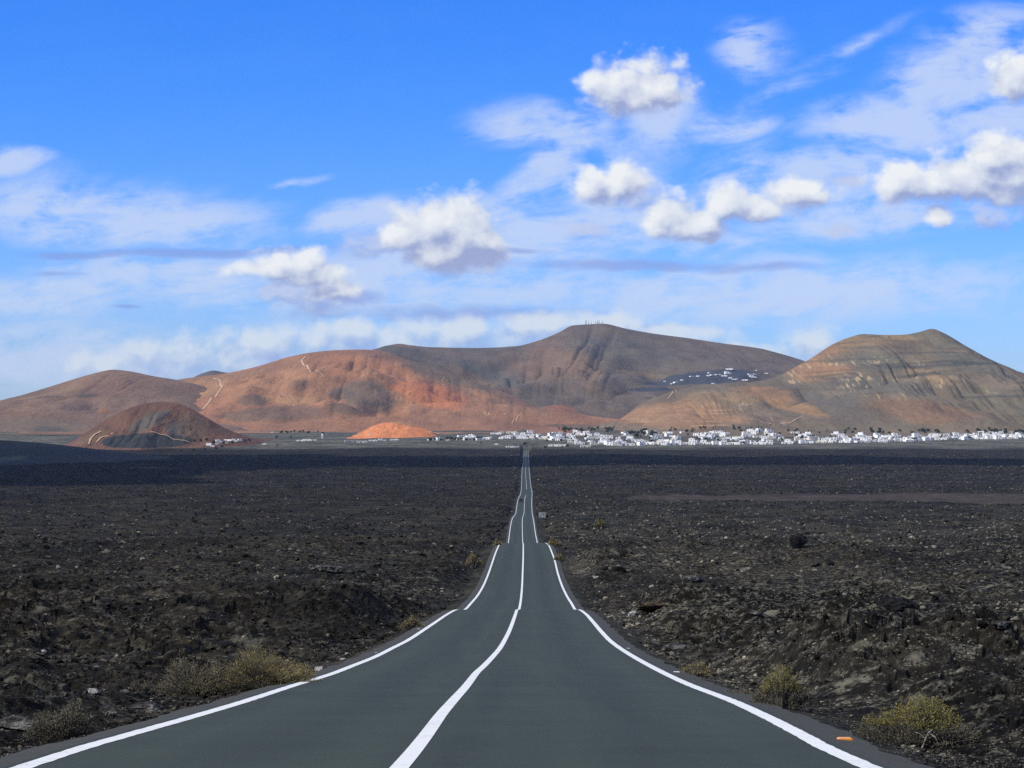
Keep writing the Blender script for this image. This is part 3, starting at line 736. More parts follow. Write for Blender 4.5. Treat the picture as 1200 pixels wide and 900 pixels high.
# ------------------------------------------------------------------ single stones one can point at
def boulder(px, py, wpx, hr, mat, label, seed):
    x, y, z = hit(px, py)
    w = wpx * y / FPX
    v, f = rock_shape(3, seed, 0.16)
    v = v * (1 + 0.18 * np.array([vnoise(np.array(p[0] * 2.3 + seed), np.array(p[1] * 2.3 + p[2] * 1.7), seed) for p in v]).reshape(-1, 1))
    sc = w / (v[:, 0].max() - v[:, 0].min())
    v = v * np.array([sc, sc * 0.9, sc * hr * 1.3])
    v[:, 2] -= v[:, 2].min() * 0.55
    o = link('boulder', mesh_np('boulder', v, f.ravel(), np.full(len(f), 3), M[mat]), loc=(x, y, z - 0.02 * w))
    tag(o, label, 'rock', 'stones standing out of the lava'); return o
boulder(385, 668, 42, 0.34, 'rock_pale', 'pale grey boulder in the lava left of the road, far beyond the dry bushes', 3)
boulder(936, 642, 22, 0.8, 'rock_dark', 'largest black boulder standing up from the lava right of the road', 5)
boulder(972, 662, 11, 0.9, 'rock_dark', 'small black rock just right of and below the big black boulder', 8)
boulder(374, 786, 12, 0.6, 'rock_white', 'small whitish stone at the road edge beside the ochre bush', 11)
boulder(402, 774, 8, 0.7, 'rock_white', 'tiny white stone at the left road edge, past the ochre bush', 12)
boulder(129, 838, 24, 0.8, 'rock_pale', 'jagged whitish rock between the grey bush and the left road edge', 14)
boulder(176, 834, 44, 0.45, 'rock_pale', 'flat light grey slab at the left road edge right of the jagged whitish rock', 17)
boulder(108, 812, 16, 0.7, 'rock_white', 'rounded pale stone above the grey bush on the left', 19)
boulder(50, 765, 10, 0.8, 'rock_white', 'lone white stone on the black lava slope at far left', 21)
boulder(112, 782, 15, 0.5, 'rock_pale', 'flattish grey stone on the black slope between lone white stone and bushes', 22)
boulder(18, 852, 60, 0.35, 'rock_pale', 'broad lichen grey slab at the left picture edge behind the grey bush', 23)
boulder(813, 680, 28, 0.36, 'rock_pale', 'light grey rounded boulder in the middle of the lava right of the road', 25)
boulder(742, 722, 11, 0.9, 'rock_white', 'small bright stone low in the lava beside the right kerb bend', 27)
boulder(698, 678, 9, 0.8, 'rock_white', 'small bright stone beside the road on the first crest, right side', 29)
boulder(768, 714, 52, 0.28, 'rock_brown', 'brown hump of scoria in the lava right of the road', 31)
boulder(788, 760, 34, 0.22, 'rock_pale', 'whitish broken crust patch lying in lava above the small green bush', 33)
boulder(883, 720, 13, 0.5, 'rock_pale', 'small grey stone in the lava straight above the yellow tipped bush', 35)
boulder(1048, 716, 62, 0.5, 'rock_dark', 'long dark lava mound upslope of the broad yellow bush', 37)
boulder(1175, 735, 26, 0.4, 'rock_pale', 'grey lichen rock near the right picture edge', 41)
boulder(262, 758, 26, 0.6, 'rock_dark', 'black hollow sided rock above the ochre bushes', 43)

# ------------------------------------------------------------------ shrubs beside the road
def shrub(px, py, wpx, hpx, leafmat, label, seed, ntw=170, leaf_per=22, lean=0.0, depth=0.8, leafsize=1.0, topmat=None):
    x, y, z = hit(px, py)
    k = y / FPX; wid = wpx * k; hei = hpx * k * 1.08
    r = np.random.default_rng(seed)
    root = empty('shrub', (x, y, z - 0.03), 0, label, 'shrub', 'shrubs at the road edge')
    tw = MB(); V, Fq = [], []; V2, Fq2 = [], []
    th = max(0.0035, 0.55 * k)
    for i in range(ntw):
        a = r.uniform(0, 2 * np.pi); rad = math.sqrt(r.uniform(0.0, 1.0))
        ex = rad * math.cos(a) * wid / 2 + lean * wid * 0.1; ey = rad * math.sin(a) * wid / 2 * depth
        lump = 0.80 + 0.17 * math.sin(ex / wid * 9 + seed) + 0.14 * math.sin(ey / wid * 13 + seed * 2)
        ez = hei * max(0.16, 1 - 0.80 * rad ** 3.2) * lump * r.uniform(0.74, 1.0)
        bx, by = ex * r.uniform(0.25, 0.55), ey * r.uniform(0.25, 0.55)
        pts = []
        for t in (0, 0.35, 0.7, 1.0):
            pts.append((bx + (ex - bx) * t ** 1.3 + r.normal(0, 0.02) * wid * t, by + (ey - by) * t ** 1.3 + r.normal(0, 0.02) * wid * t, ez * t ** 0.85))
        tw.tube(pts, [th * 1.5, th * 1.2, th, th * 0.6], 3)
        for j in range(int(leaf_per * 1.6)):
            t = 1 - abs(r.normal(0, 0.28)); t = max(0.12, t)
            q = np.array([bx + (ex - bx) * t ** 1.3, by + (ey - by) * t ** 1.3, ez * t ** 0.85]) + r.normal(0, 0.035 * wid ** 0.5 * 0.8, 3) * np.array([1, 1, 0.8])
            if q[2] < 0.01: continue
            dirv = np.array([ex, ey, ez * 1.2]) / max(hei, 0.1) + r.normal(0, 0.7, 3); dirv[2] = abs(dirv[2]) + 0.2; dirv /= np.linalg.norm(dirv)
            sv = np.cross(dirv, r.normal(size=3)); sv /= np.linalg.norm(sv) + 1e-9
            ln = max(0.022, 1.5 * k) * r.uniform(0.5, 1.4) * leafsize; wd = ln * r.uniform(0.13, 0.26)
            tgt = (V2, Fq2) if (topmat and t > 0.62 and q[2] > hei * 0.42) else (V, Fq)
            n0 = len(tgt[0]); tgt[0].extend([q, q + dirv * ln * 0.5 + sv * wd, q + dirv * ln, q + dirv * ln * 0.5 - sv * wd]); tgt[1].append([n0, n0 + 1, n0 + 2, n0 + 3])
    tw.build('twigs', M['twig'], root)
    link('foliage', mesh_np('foliage', np.array(V), np.array(Fq).ravel(), np.full(len(Fq), 4), M[leafmat]), root)
    if len(V2): link('flower_tips', mesh_np('flower_tips', np.array(V2), np.array(Fq2).ravel(), np.full(len(Fq2), 4), M[topmat]), root)
    return root
shrub(1072, 872, 156, 56, 'leaf_grey', 'broad shrub with yellow green top beside the amber road stud, right of the road', 1, 330, 40, topmat='leaf_yellow')
shrub(916, 830, 78, 52, 'leaf_grey', 'rounded shrub with bright yellow tips at right road edge, left of the broad one', 2, 240, 34, topmat='leaf_yellow')
shrub(866, 818, 40, 14, 'leaf_grey', 'low grey twiggy scrub between the rounded shrub and the right road edge', 12, 60, 14)
shrub(312, 806, 128, 46, 'leaf_ochre', 'wide ochre yellow shrub close to the left road edge', 3, 420, 40)
shrub(230, 814, 92, 47, 'leaf_dry', 'grey ochre shrub touching the left end of the wide ochre one', 4, 300, 36)
shrub(166, 812, 34, 20, 'leaf_grey', 'small grey tuft left of the ochre shrubs', 5, 70, 16)
shrub(74, 868, 92, 48, 'leaf_grey', 'grey green twiggy shrub in the bottom left corner', 6, 300, 34)
shrub(815, 792, 46, 18, 'leaf_ochre', 'small olive shrub at right road edge below the whitish crust', 7, 80, 18)
shrub(483, 737, 34, 16, 'leaf_ochre', 'grey ochre shrub at left road edge on the second hump', 8, 80, 16)
shrub(555, 666, 22, 20, 'leaf_ochre', 'olive shrub at left edge of the road on the first long slope', 9, 70, 14)
shrub(650, 640, 15, 9, 'leaf_ochre', 'tan shrub beside the right line at the far crest', 10, 50, 12)
shrub(655, 658, 14, 9, 'leaf_ochre', 'tan shrub just below the far crest, right verge', 14, 50, 12)
shrub(582, 640, 12, 8, 'leaf_ochre', 'small tan shrub beside the left line at the far crest', 15, 40, 12)
shrub(703, 618, 14, 11, 'leaf_yellow', 'single yellow shrub out in the lava right of the grey sign', 11, 60, 14)

# a bleached branch under the broad bush
x, y, z = hit(1080, 876)
br = MB()
br.tube([(-0.02, 0, 0), (0.02, 0.01, 0.10), (0.05, 0.0, 0.17), (0.10, 0.02, 0.20)], [0.008, 0.007, 0.006, 0.003], 5)
br.tube([(0.05, 0, 0.17), (0.12, -0.02, 0.12), (0.16, 0.0, 0.03)], [0.006, 0.005, 0.003], 5)
br.tube([(0.02, 0.01, 0.10), (-0.05, 0.0, 0.16), (-0.09, 0.01, 0.17)], [0.006, 0.004, 0.002], 5)
o = br.build('dead_branch', M['dead_wood'], loc=(x, y - 0.12, z + 0.01)); tag(o, 'bleached forked dead branch at the foot of the broad yellow shrub', 'branch')

# ------------------------------------------------------------------ road studs on the edge strips
def stud(px, py, mat, label, scale=1.0):
    u, v = tans(px, py)
    d = np.linspace(13, 200, 4000); i = int(np.argmax(ZC + v * d <= fz(d) - 0.02)); y = d[i]; x = u * y
    root = empty('road_stud', (x, y, float(fz(y)) - 0.035), 0, label, 'road stud', 'reflector studs along the edge lines')
    b = MB(); b.prism([(-0.075 * scale, 0), (0.075 * scale, 0), (0.07 * scale, 0.018 * scale), (0.055 * scale, 0.026 * scale), (-0.055 * scale, 0.026 * scale), (-0.07 * scale, 0.018 * scale)], -0.05 * scale, 0.05 * scale)
    b.build('stud_body', M[mat], root)
    g = MB(); g.box((0, -0.053 * scale, 0.013 * scale), (0.11 * scale, 0.006, 0.013 * scale)); g.build('reflector', M['stud_amber'] if mat == 'stud_amber' else M['lamp'], root)
stud(990, 866, 'stud_amber', 'amber orange plastic stud lying on the right road edge near the broad shrub', 1.0)
stud(793, 787.5, 'stud_white', 'whitish stud on the right road edge below the small olive shrub', 0.9)
stud(735.5, 760, 'stud_white', 'whitish stud on the right road edge next to the whitish crust', 0.9)
stud(340, 799.5, 'stud_white', 'whitish stud on the left road edge under the wide ochre shrub', 0.9)
stud(442, 765, 'stud_white', 'whitish stud on the left road edge past the ochre shrubs', 0.9)
stud(491, 737, 'stud_white', 'whitish stud on the left road edge on the second hump', 0.9)

# ------------------------------------------------------------------ signs by the far stretch of road
def roadsign(px, py, wpx, hpx, d, face, back, marks, label):
    x, y, zc = at(px, py, d)
    zg = float(gz(np.array(x), np.array(y))); w, h = wpx * d / FPX, hpx * d / FPX
    root = empty('road_sign', (x, y, zg), 0, label, 'road sign')
    b = MB(); b.box((0, 0, zc - zg), (w, 0.06, h)); bo = b.build('board', M[face], root)
    f = MB()
    for s in (-1, 1): f.box((s * (w / 2 + 0.03), 0, zc - zg), (0.06, 0.09, h + 0.12))
    for s in (-1, 1): f.box((0, 0, zc - zg + s * (h / 2 + 0.03)), (w - 0.002, 0.09, 0.06))
    f.build('frame', M[back], root)
    for s in (-1, 1):
        p = MB(); p.tube([(s * w * 0.36, 0.07, -0.3), (s * w * 0.36, 0.07, zc - zg + h / 2)], 0.045, 8); p.build('post', M['steel'] if face == 'sign_face' else M['dark_steel'], root)
    if marks:
        for mx, mz, mw, mh in marks:
            q = MB(); q.box((mx * w, -0.034, zc - zg + mz * h), (mw * w, 0.006, mh * h)); q.build('mark', M['dark_steel'], bo)
roadsign(635.2, 603.3, 7.6, 5.6, 660, 'sign_face', 'steel', [(-0.22, -0.2, 0.16, 0.26), (0.27, 0.05, 0.14, 0.5), (0.02, 0.28, 0.3, 0.1)], 'pale grey rectangular sign board on two posts right of the road')
roadsign(587.6, 605.4, 6.8, 4.6, 660, 'sign_dark', 'dark_steel', None, 'dark rectangular sign board seen on its back left of the road')

# ------------------------------------------------------------------ the oncoming car
def car(px, py, label):
    u, v = tans(px, py); d = np.linspace(700, 1200, 5000); i = int(np.argmax(ZC + v * d <= fz(d))); y = d[i]
    y = float(y); x = u * y
    slope = math.atan((float(fz(y + 5)) - float(fz(y - 5))) / 10)
    root = empty('car', (x, y, float(fz(y)) + 0.01), 0, label, 'car'); root.rotation_euler = (slope, 0, 0); root.scale = (1.12, 1.12, 1.18)
    prof = [(-2.1, 0.32), (-2.12, 0.62), (-1.95, 0.80), (-1.0, 0.93), (1.55, 0.98), (2.05, 0.92), (2.1, 0.35)]
    def sweep(pr, w0, w1=None):
        mb = MB(); n = len(pr); w1 = w1 or [w0] * n
        mb.add([(-a, p[0], p[1]) for p, a in zip(pr, w1)] + [(a, p[0], p[1]) for p, a in zip(pr, w1)],
               [list(range(n)), list(range(2 * n - 1, n - 1, -1))] + [[i, (i + 1) % n, (i + 1) % n + n, i + n] for i in range(n)]); return mb
    sweep(prof, 0.88, [0.80, 0.82, 0.84, 0.88, 0.88, 0.84, 0.82]).build('body', M['car_paint'], root)
    sweep([(-1.0, 0.93), (-0.35, 1.42), (1.0, 1.45), (1.6, 0.98)], 0.8, [0.80, 0.64, 0.64, 0.78]).build('cabin', M['car_paint'], root)
    ws = MB(); ws.add([(-0.70, -0.985, 0.97), (0.70, -0.985, 0.97), (0.57, -0.42, 1.39), (-0.57, -0.42, 1.39)], [[0, 1, 2, 3]]); ws.build('windscreen', M['glass'], root)
    for s in (-1, 1):
        sw = MB(); sw.add([(s * 0.815, -0.75, 0.97), (s * 0.67, -0.25, 1.38), (s * 0.67, 0.95, 1.38), (s * 0.80, 1.4, 1.0)], [[0, 1, 2, 3]]); sw.build('side_window', M['glass'], root)
        hl = MB(); hl.box((s * 0.62, -2.10, 0.68), (0.26, 0.06, 0.10)); hl.build('headlight', M['steel'], root)
        mr = MB(); mr.box((s * 0.95, -0.75, 0.98), (0.16, 0.1, 0.11)); mr.build('wing_mirror', M['car_paint'], root)
        for yy in (-1.3, 1.3):
            wmb = MB(); wmb.tube([(s * 0.66, yy, 0.31), (s * 0.87, yy, 0.31)], 0.31, 16); wh = wmb.build('wheel', M['rubber'], root)
            rim = MB(); rim.tube([(s * 0.86, yy, 0.31), (s * 0.885, yy, 0.31)], 0.19, 12); rim.build('rim', M['steel'], wh)
    bp = MB(); bp.box((0, -2.13, 0.45), (1.5, 0.08, 0.16)); bp.build('bumper', M['rubber'], root)
    npl = MB(); npl.box((0, -2.18, 0.46), (0.5, 0.02, 0.11)); npl.build('number_plate', M['sign_face'], root)
car(610.7, 588.7, 'dark blue car coming towards us on the far stretch of road')

# ------------------------------------------------------------------ houses
def house_proto(kind, wall):
    w, dp, st = {'cube': (8, 8, 1), 'tall': (9, 9, 2), 'long': (17, 8, 1), 'step': (13, 9, 2), 'villa': (12, 10, 2)}[kind]
    h = 3.3 * st
    b = MB()
    if kind == 'step':
        b.box((-w * 0.2, 0, h / 2), (w * 0.6, dp, h)); b.box((w * 0.3, 0, 1.7), (w * 0.398, dp * 0.94, 3.4))
    elif kind == 'villa':
        b.box((0, 0, 1.7), (w, dp, 3.4)); b.box((0.8, 0.7, 3.4 + 1.6), (w * 0.62, dp * 0.7, 3.2))
    else: b.box((0, 0, h / 2), (w, dp, h))
    body = b.build('house', wall)
    # parapet roof
    rf = MB()
    def parapet(cx, cy, ww, dd, z):
        rf.box((cx, cy, z + 0.06), (ww - 0.5, dd - 0.5, 0.12))
        for s in (-1, 1):
            rf.box((cx + s * (ww / 2 - 0.12), cy, z + 0.25), (0.28, dd + 0.06, 0.5)); rf.box((cx, cy + s * (dd / 2 - 0.12), z + 0.25), (ww - 0.53, 0.28, 0.5))
    if kind == 'step': parapet(-w * 0.2, 0, w * 0.6, dp, h); parapet(w * 0.302, 0, w * 0.39, dp * 0.94, 3.4)
    elif kind == 'villa': parapet(0.8, 0.7, w * 0.62, dp * 0.7, 6.6); rf.box((-w * 0.4, 0, 3.5), (w * 0.18, dp * 0.9, 0.15))
    else: parapet(0, 0, w, dp, h)
    rf.box((w * 0.28 if kind != 'step' else -w * 0.3, dp * 0.2, (h if kind != 'villa' else 6.6) + 0.8), (0.9, 0.9, 1.5))
    rf.build('roof', M['roof'] if wall != M['grey_wall'] else wall, body)
    fy = -dp / 2
    wins = {'cube': [(2, 1.7)], 'tall': [(-2.4, 1.7), (-2.2, 5.0), (2.2, 5.0)], 'long': [(-6, 1.7), (-2.5, 1.7), (5.5, 1.7)], 'step': [(-4.2, 1.8), (-2.4, 5.0), (4.5, 1.8)], 'villa': [(-3.8, 1.8), (3.8, 1.8)]}[kind]
    for wx, wz in wins:
        yy = fy if not (kind == 'step' and wx > 2) else -dp * 0.47
        q = MB(); q.box((wx, yy - 0.03, wz), (1.5, 0.1, 1.4)); q.build('window', M['glass'], body)
    q = MB(); q.box((-1.2 if kind != 'tall' else 1.2, fy - 0.03, 1.1), (1.3, 0.1, 2.2)); q.build('door', M['green_paint'], body)
    return body, w, dp, h if kind != 'villa' else 6.6

PROT = {}
def get_house(kind, tone):
    if (kind, tone) not in PROT:
        PROT[kind, tone] = [house_proto(kind, M[tone + '_wall']), 0]
    p = PROT[kind, tone]; p[1] += 1
    return p[0][0] if p[1] == 1 else copy_tree(p[0][0])

KINDW = {'cube': 'cube house', 'tall': 'two-storey house', 'long': 'long low house', 'step': 'stepped house', 'villa': 'tiered house'}
HOUSES = []
def put_house(px, py, kind, tone, group, d=None, rz=None, sc=1.0, where=None):
    if d is None: x, y, z = hit(px, py, 2400)
    else:
        x = tans(px, py)[0] * d; y = d; z = float(surf(np.array(x), np.array(y)))
    o = get_house(kind, tone)
    o.location = (x, y, z - 0.4); o.rotation_euler = (0, 0, random.uniform(-0.5, 0.5) if rz is None else rz)
    o.scale = (sc * random.uniform(0.9, 1.15), sc, sc * random.uniform(0.72, 0.94))
    HOUSES.append((o, px, py, kind, tone, group, where)); return o

random.seed(21)
TREES_PX = []
# the white village at the end of the road: outline of its built up band, front and back edge in depth
def band(px):
    xs = [540, 560, 590, 620, 650, 680, 720, 760, 800, 850, 900, 950, 1000, 1050, 1100, 1150, 1215]
    lo = [517, 517, 514.5, 514.5, 516.5, 521, 522.5, 522, 521.5, 521.5, 521, 519.5, 518.8, 518, 516.5, 515, 514]
    hi = [512, 511, 507.5, 507.5, 508, 507, 507, 507, 507.5, 506, 506, 508, 509, 512, 510, 509, 506]
    return np.interp(px, xs, hi), np.interp(px, xs, lo)
taken = []
def free(x, y, r):
    for a, b, c in taken:
        if (a - x) ** 2 + (b - y) ** 2 < (c + r) ** 2: return False
    taken.append((x, y, r)); return True
tries = 0; nh = 0
while nh < 285 and tries < 16000:
    tries += 1
    px = random.uniform(540, 1212)
    if px < 640 and random.random() < 0.35: continue
    hi, lo = band(px); py = random.uniform(hi, lo) if random.random() < 0.75 else lo - random.uniform(0, 1.2)
    x, y, z = hit(px, py, 2800, 5200)
    kind = random.choices(['cube', 'tall', 'long', 'step', 'villa'], [3, 2, 3, 2.5, 1.5])[0]
    if not free(x, y, {'cube': 4.8, 'tall': 5.2, 'long': 7.2, 'step': 6.4, 'villa': 6.4}[kind]): continue
    tone = random.choices(['white', 'cream', 'grey'], [9, 0.8, 0.5])[0]
    put_house(px, py, kind, tone, 'white houses of the village', d=y, where='village', sc=1.12); nh += 1
# scattered houses left of the village and the long sheds before it
for px, py, kind, tone, sc in [(503, 516, 'cube', 'white', 0.7), (507, 516, 'cube', 'white', 0.7), (514, 516, 'tall', 'white', 1.0), (525, 516.5, 'cube', 'white', 0.7), (537, 515.5, 'cube', 'white', 0.8), (546, 515.5, 'long', 'white', 0.8), (582, 521, 'cube', 'white', 0.7)]:
    put_house(px, py, kind, tone, 'scattered houses before the orange mound', sc=sc, where='left of the village')
for px, py, kind, tone, sc in [(650, 523, 'long', 'white', 1.1), (660, 522.6, 'long', 'white', 0.8), (686, 524, 'long', 'cream', 1.0), (598, 524.5, 'long', 'white', 0.9), (606, 524.2, 'cube', 'white', 0.6)]:
    put_house(px, py, kind, tone, 'sheds at the edge of the lava', rz=random.uniform(-0.1, 0.1), sc=sc, where='at the edge of the lava')
for px, py, kind, tone, sc in [(437, 517, 'long', 'white', 0.9), (446, 516, 'cube', 'white', 0.9), (411, 518, 'long', 'grey', 1.1), (425, 519, 'long', 'grey', 1.1), (451, 516.5, 'cube', 'white', 0.6), (462, 516, 'long', 'white', 0.8), (432, 509.5, 'cube', 'white', 0.7)]:
    put_house(px, py, kind, tone, 'farm buildings at the foot of the orange mound', rz=random.uniform(-0.2, 0.2), sc=sc, where='below the orange mound')
for px, py, kind, tone, sc in [(353, 517, 'long', 'white', 0.9), (360, 516.5, 'long', 'white', 0.9), (367, 516.2, 'long', 'white', 0.7), (348.5, 517.2, 'cube', 'white', 0.6), (310, 521, 'cube', 'white', 0.7), (319, 507, 'cube', 'white', 0.6)]:
    put_house(px, py, kind, tone, 'farmstead between the red and orange mounds', rz=random.uniform(-0.1, 0.1), sc=sc, where='between the two mounds')
for px, py, kind, tone, sc in [(245, 522, 'tall', 'white', 0.8), (249, 523.5, 'cube', 'white', 0.7), (257, 518, 'step', 'white', 0.8), (263, 519.5, 'long', 'grey', 0.8), (268, 516.5, 'long', 'white', 0.9), (275, 517.5, 'step', 'cream', 0.8), (281, 516.8, 'tall', 'white', 0.7), (255, 520.6, 'cube', 'white', 0.7)]:
    put_house(px, py, kind, tone, 'hamlet at the right foot of the red mound', sc=sc, where='at the foot of the red mound')
for px, py, kind, tone, sc in [(792, 449, 'cube', 'white', 1.3), (788, 450.2, 'cube', 'white', 0.9), (799, 446, 'cube', 'white', 0.9), (779, 447.3, 'cube', 'white', 0.7), (811, 441.6, 'long', 'white', 0.8), (818, 441.4, 'cube', 'white', 1.0), (830, 440.8, 'cube', 'white', 1.0), (836, 440, 'long', 'white', 0.9), (842, 439.5, 'long', 'white', 0.9),
                               (831, 437.5, 'cube', 'white', 0.8), (853, 438.4, 'step', 'white', 1.2), (849, 441, 'long', 'white', 0.9), (855, 433.4, 'long', 'white', 1.1), (856, 443.6, 'cube', 'white', 1.2), (861, 445, 'long', 'white', 0.9), (873, 446, 'long', 'white', 0.9), (881, 439.5, 'long', 'white', 1.2), (882, 442.8, 'step', 'white', 1.3), (886, 434.5, 'cube', 'white', 0.8), (897, 438, 'long', 'white', 0.8), (836, 450, 'cube', 'white', 0.9)]:
    put_house(px, py, kind, tone, 'houses on the dark fields below the far peak', sc=sc * 1.25, where='on the dark fields below the far peak')

AREAS = [(540, 'left of road end'), (600, 'behind the road end'), (640, 'beside the long shed'), (690, 'before the dark grove'), (735, 'around the tall trees'), (780, 'under the terraced foothill'), (850, "below the foothill's right end"),
         (910, 'below the saddle'), (975, "below right peak's left flank"), (1045, "below right peak's pale fan"), (1105, "below right peak's right flank"), (1160, 'at far right end')]
ORD = ['first', 'second', 'third', 'fourth', 'fifth', 'sixth', 'seventh', 'eighth', 'ninth', 'tenth', 'eleventh', 'twelfth', 'thirteenth', 'fourteenth', 'fifteenth']
def label_houses():
    sets = {}
    for o, px, py, kind, tone, group, where in HOUSES:
        if where == 'village':
            area = [t for a, t in AREAS if px >= a][-1] if px >= 540 else AREAS[0][1]
            hi, lo = band(px); f = (py - hi) / max(lo - hi, 1)
            row = 'front row' if f > 0.67 else 'middle rows' if f > 0.33 else 'back row'
            key = (f'{tone} {KINDW[kind]}', f'in {row} {area}', group)
        else: key = (f'{tone} {KINDW[kind]}', where if where.startswith(('at', 'on', 'below', 'between')) else 'standing ' + where, group)
        sets.setdefault(key, []).append((px, o))
    for (what, wh, group), lst in sets.items():
        lst.sort(key=lambda t: t[0])
        for i, (px, o) in enumerate(lst):
            if len(lst) == 1: lab = f'{what} {wh}'
            else: lab = f'{what} {wh}, {ORD[i] if i < 15 else "last"} from left'
            o.name = 'house'; tag(o, lab, 'house', group)
label_houses()

# the white tower of the farmstead
x, y, z = hit(377.5, 514, 2400)
tw = empty('tower', (x, y, z - 0.5), 0.1, 'slim white tower with pointed top standing right of the farmstead', 'tower')
b = MB(); b.box((0, 0, 3.2), (3.2, 3.2, 6.4), 0.9); b.build('shaft', M['white_wall'], tw)
b = MB(); b.box((0, 0, 8.0), (3.1, 3.1, 3.2), 0.25); b.build('spire', M['white_wall'], tw)
b = MB(); b.box((0, -1.62, 1.2), (1.2, 0.1, 2.2)); b.build('door', M['green_paint'], tw)
b = MB(); b.box((0, -1.56, 4.8), (0.9, 0.1, 1.2)); b.build('window', M['glass'], tw)

# ------------------------------------------------------------------ village trees and palms
def crown_mesh(seed, w, h, n):
    r = np.random.default_rng(seed); V, Fq = [], []
    lobes = [(r.normal(0, w * 0.22), r.normal(0, w * 0.22), h * r.uniform(0.3, 0.75), w * r.uniform(0.22, 0.36)) for _ in range(7)]
    for i in range(n):
        lx, ly, lz, lr = lobes[r.integers(0, 7)]
        dv = r.normal(size=3); dv /= np.linalg.norm(dv); q = np.array([lx, ly, lz]) + dv * lr * r.uniform(0.55, 1.05) * np.array([1, 1, 0.9])
        a = r.normal(size=3); a /= np.linalg.norm(a); b = np.cross(a, dv); b /= np.linalg.norm(b) + 1e-9; s = w * r.uniform(0.05, 0.11)
        k = len(V); V += [q - a * s, q + b * s * 0.7, q + a * s, q - b * s * 0.7]; Fq.append([k, k + 1, k + 2, k + 3])
    return mesh_np('crown', np.array(V), np.array(Fq).ravel(), np.full(len(Fq), 4), M['leaf_dark'])
def tree_proto(kind, seed):
    r = np.random.default_rng(seed)
    name = 'palm_tree' if kind == 'palm' else 'tree'
    root = empty(name, (0, 0, 0))
    t = MB()
    if kind == 'palm':
        t.tube([(0, 0, -0.5), (0.15, 0, 3), (0.1, 0.1, 6.2)], [0.34, 0.28, 0.24], 7); t.build('trunk', M['trunk'], root)
        V, Fq = [], []
        for i in range(26):
            a = i * 2.4; el = r.uniform(-0.3, 1.1); L = 2.7
            pts = [np.array([math.cos(a) * L * s * math.cos(el), math.sin(a) * L * s * math.cos(el), 6.2 + L * s * math.sin(el) - 1.5 * s * s]) for s in (0, 0.4, 0.75, 1)]
            sd = np.array([-math.sin(a), math.cos(a), 0])
            for j in range(3):
                w0, w1 = (0.15, 0.42, 0.38, 0.05)[j], (0.15, 0.42, 0.38, 0.05)[j + 1]; k = len(V)
                V += [pts[j] - sd * w0, pts[j] + sd * w0, pts[j + 1] + sd * w1, pts[j + 1] - sd * w1]; Fq.append([k, k + 1, k + 2, k + 3])
        link('crown', mesh_np('crown', np.array(V), np.array(Fq).ravel(), np.full(len(Fq), 4), M['leaf_palm']), root)
    else:
        w, h, th = {'round': (6.5, 5.0, 1.8), 'tall': (4.2, 8.5, 1.6), 'low': (7.5, 3.4, 0.9)}[kind]
        t.tube([(0, 0, -0.5), (0.1, 0.05, th), (0.0, 0.2, th + h * 0.5)], [0.3, 0.22, 0.1], 6)
        t.tube([(0.1, 0.05, th), (w * 0.2, 0, th + h * 0.4)], [0.15, 0.06], 5); t.tube([(0.1, 0.05, th), (-w * 0.18, 0.3, th + h * 0.45)], [0.15, 0.06], 5)
        t.build('trunk', M['trunk'], root)
        link('crown', crown_mesh(seed, w, h, 420), root).location = (0, 0, th - 0.2)
    return root
TP = {k: [tree_proto(k, 900 + i), 0] for i, k in enumerate(('round', 'tall', 'low', 'palm'))}
TREES = []
def put_tree(px, py, kind, sc, where):
    x, y, z = hit(px, py, 2400)
    p = TP[kind]; p[1] += 1
    o = p[0] if p[1] == 1 else copy_tree(p[0])
    o.location = (x, y, z); o.rotation_euler = (0, 0, random.uniform(0, 6.28)); o.scale = (sc * random.uniform(0.85, 1.2), sc, sc * random.uniform(0.85, 1.2))
    TREES.append((o, px, kind, where))
random.seed(33)
for i in range(9): put_tree(330 + i * 5.2 + (6 if i > 6 else 0) + random.uniform(-1, 1), 508.5, random.choice(['round', 'tall']), random.uniform(0.75, 1.0), 'in the row above the farmstead')
for px, py, k, s in [(250, 519.5, 'low', 0.9), (262, 521, 'round', 0.8), (287, 518, 'round', 0.8), (272, 519, 'low', 0.8), (242, 516, 'low', 0.9), (235, 517, 'low', 0.8), (228, 517, 'low', 0.7), (292, 518, 'round', 0.8), (253, 526, 'low', 0.7), (240, 527, 'low', 0.7), (226, 528, 'low', 0.8), (260, 524, 'low', 0.7), (212, 529, 'low', 0.7), (325, 524, 'tall', 0.6), (324, 516, 'tall', 0.9), (341, 515, 'tall', 0.8)]:
    put_tree(px, py, k, s, 'around the red mound hamlet' if px < 300 else 'beside the farmstead')
for i in range(14): put_tree(505 + i * 4.6 + random.uniform(-1.6, 1.6), 516 + random.uniform(-0.6, 1), random.choice(['round', 'low']), random.uniform(0.7, 1.05), 'in the hedge line left of the village')
for i in range(30): put_tree(random.uniform(655, 720), random.uniform(503.5, 508), random.choice(['round', 'tall', 'tall']), random.uniform(0.8, 1.3), 'in the grove behind the village')
for i in range(16): put_tree(random.uniform(738, 768), random.uniform(507, 515), random.choice(['round', 'tall']), random.uniform(1.1, 1.6), 'in the tall clump inside the village')
for i in range(26): put_tree(random.uniform(780, 900), random.uniform(503, 508), random.choice(['round', 'tall', 'palm']), random.uniform(0.8, 1.15), 'along the foot of the terraced foothill')
for i in range(14): put_tree(random.uniform(905, 1015), random.uniform(503, 509), random.choice(['low', 'round', 'palm']), random.uniform(0.7, 1.0), 'behind houses below the saddle')
for i in range(34): put_tree(random.uniform(1018, 1205), random.uniform(504, 509), random.choice(['round', 'low']), random.uniform(0.9, 1.3), 'in the dark belt under the right peak')
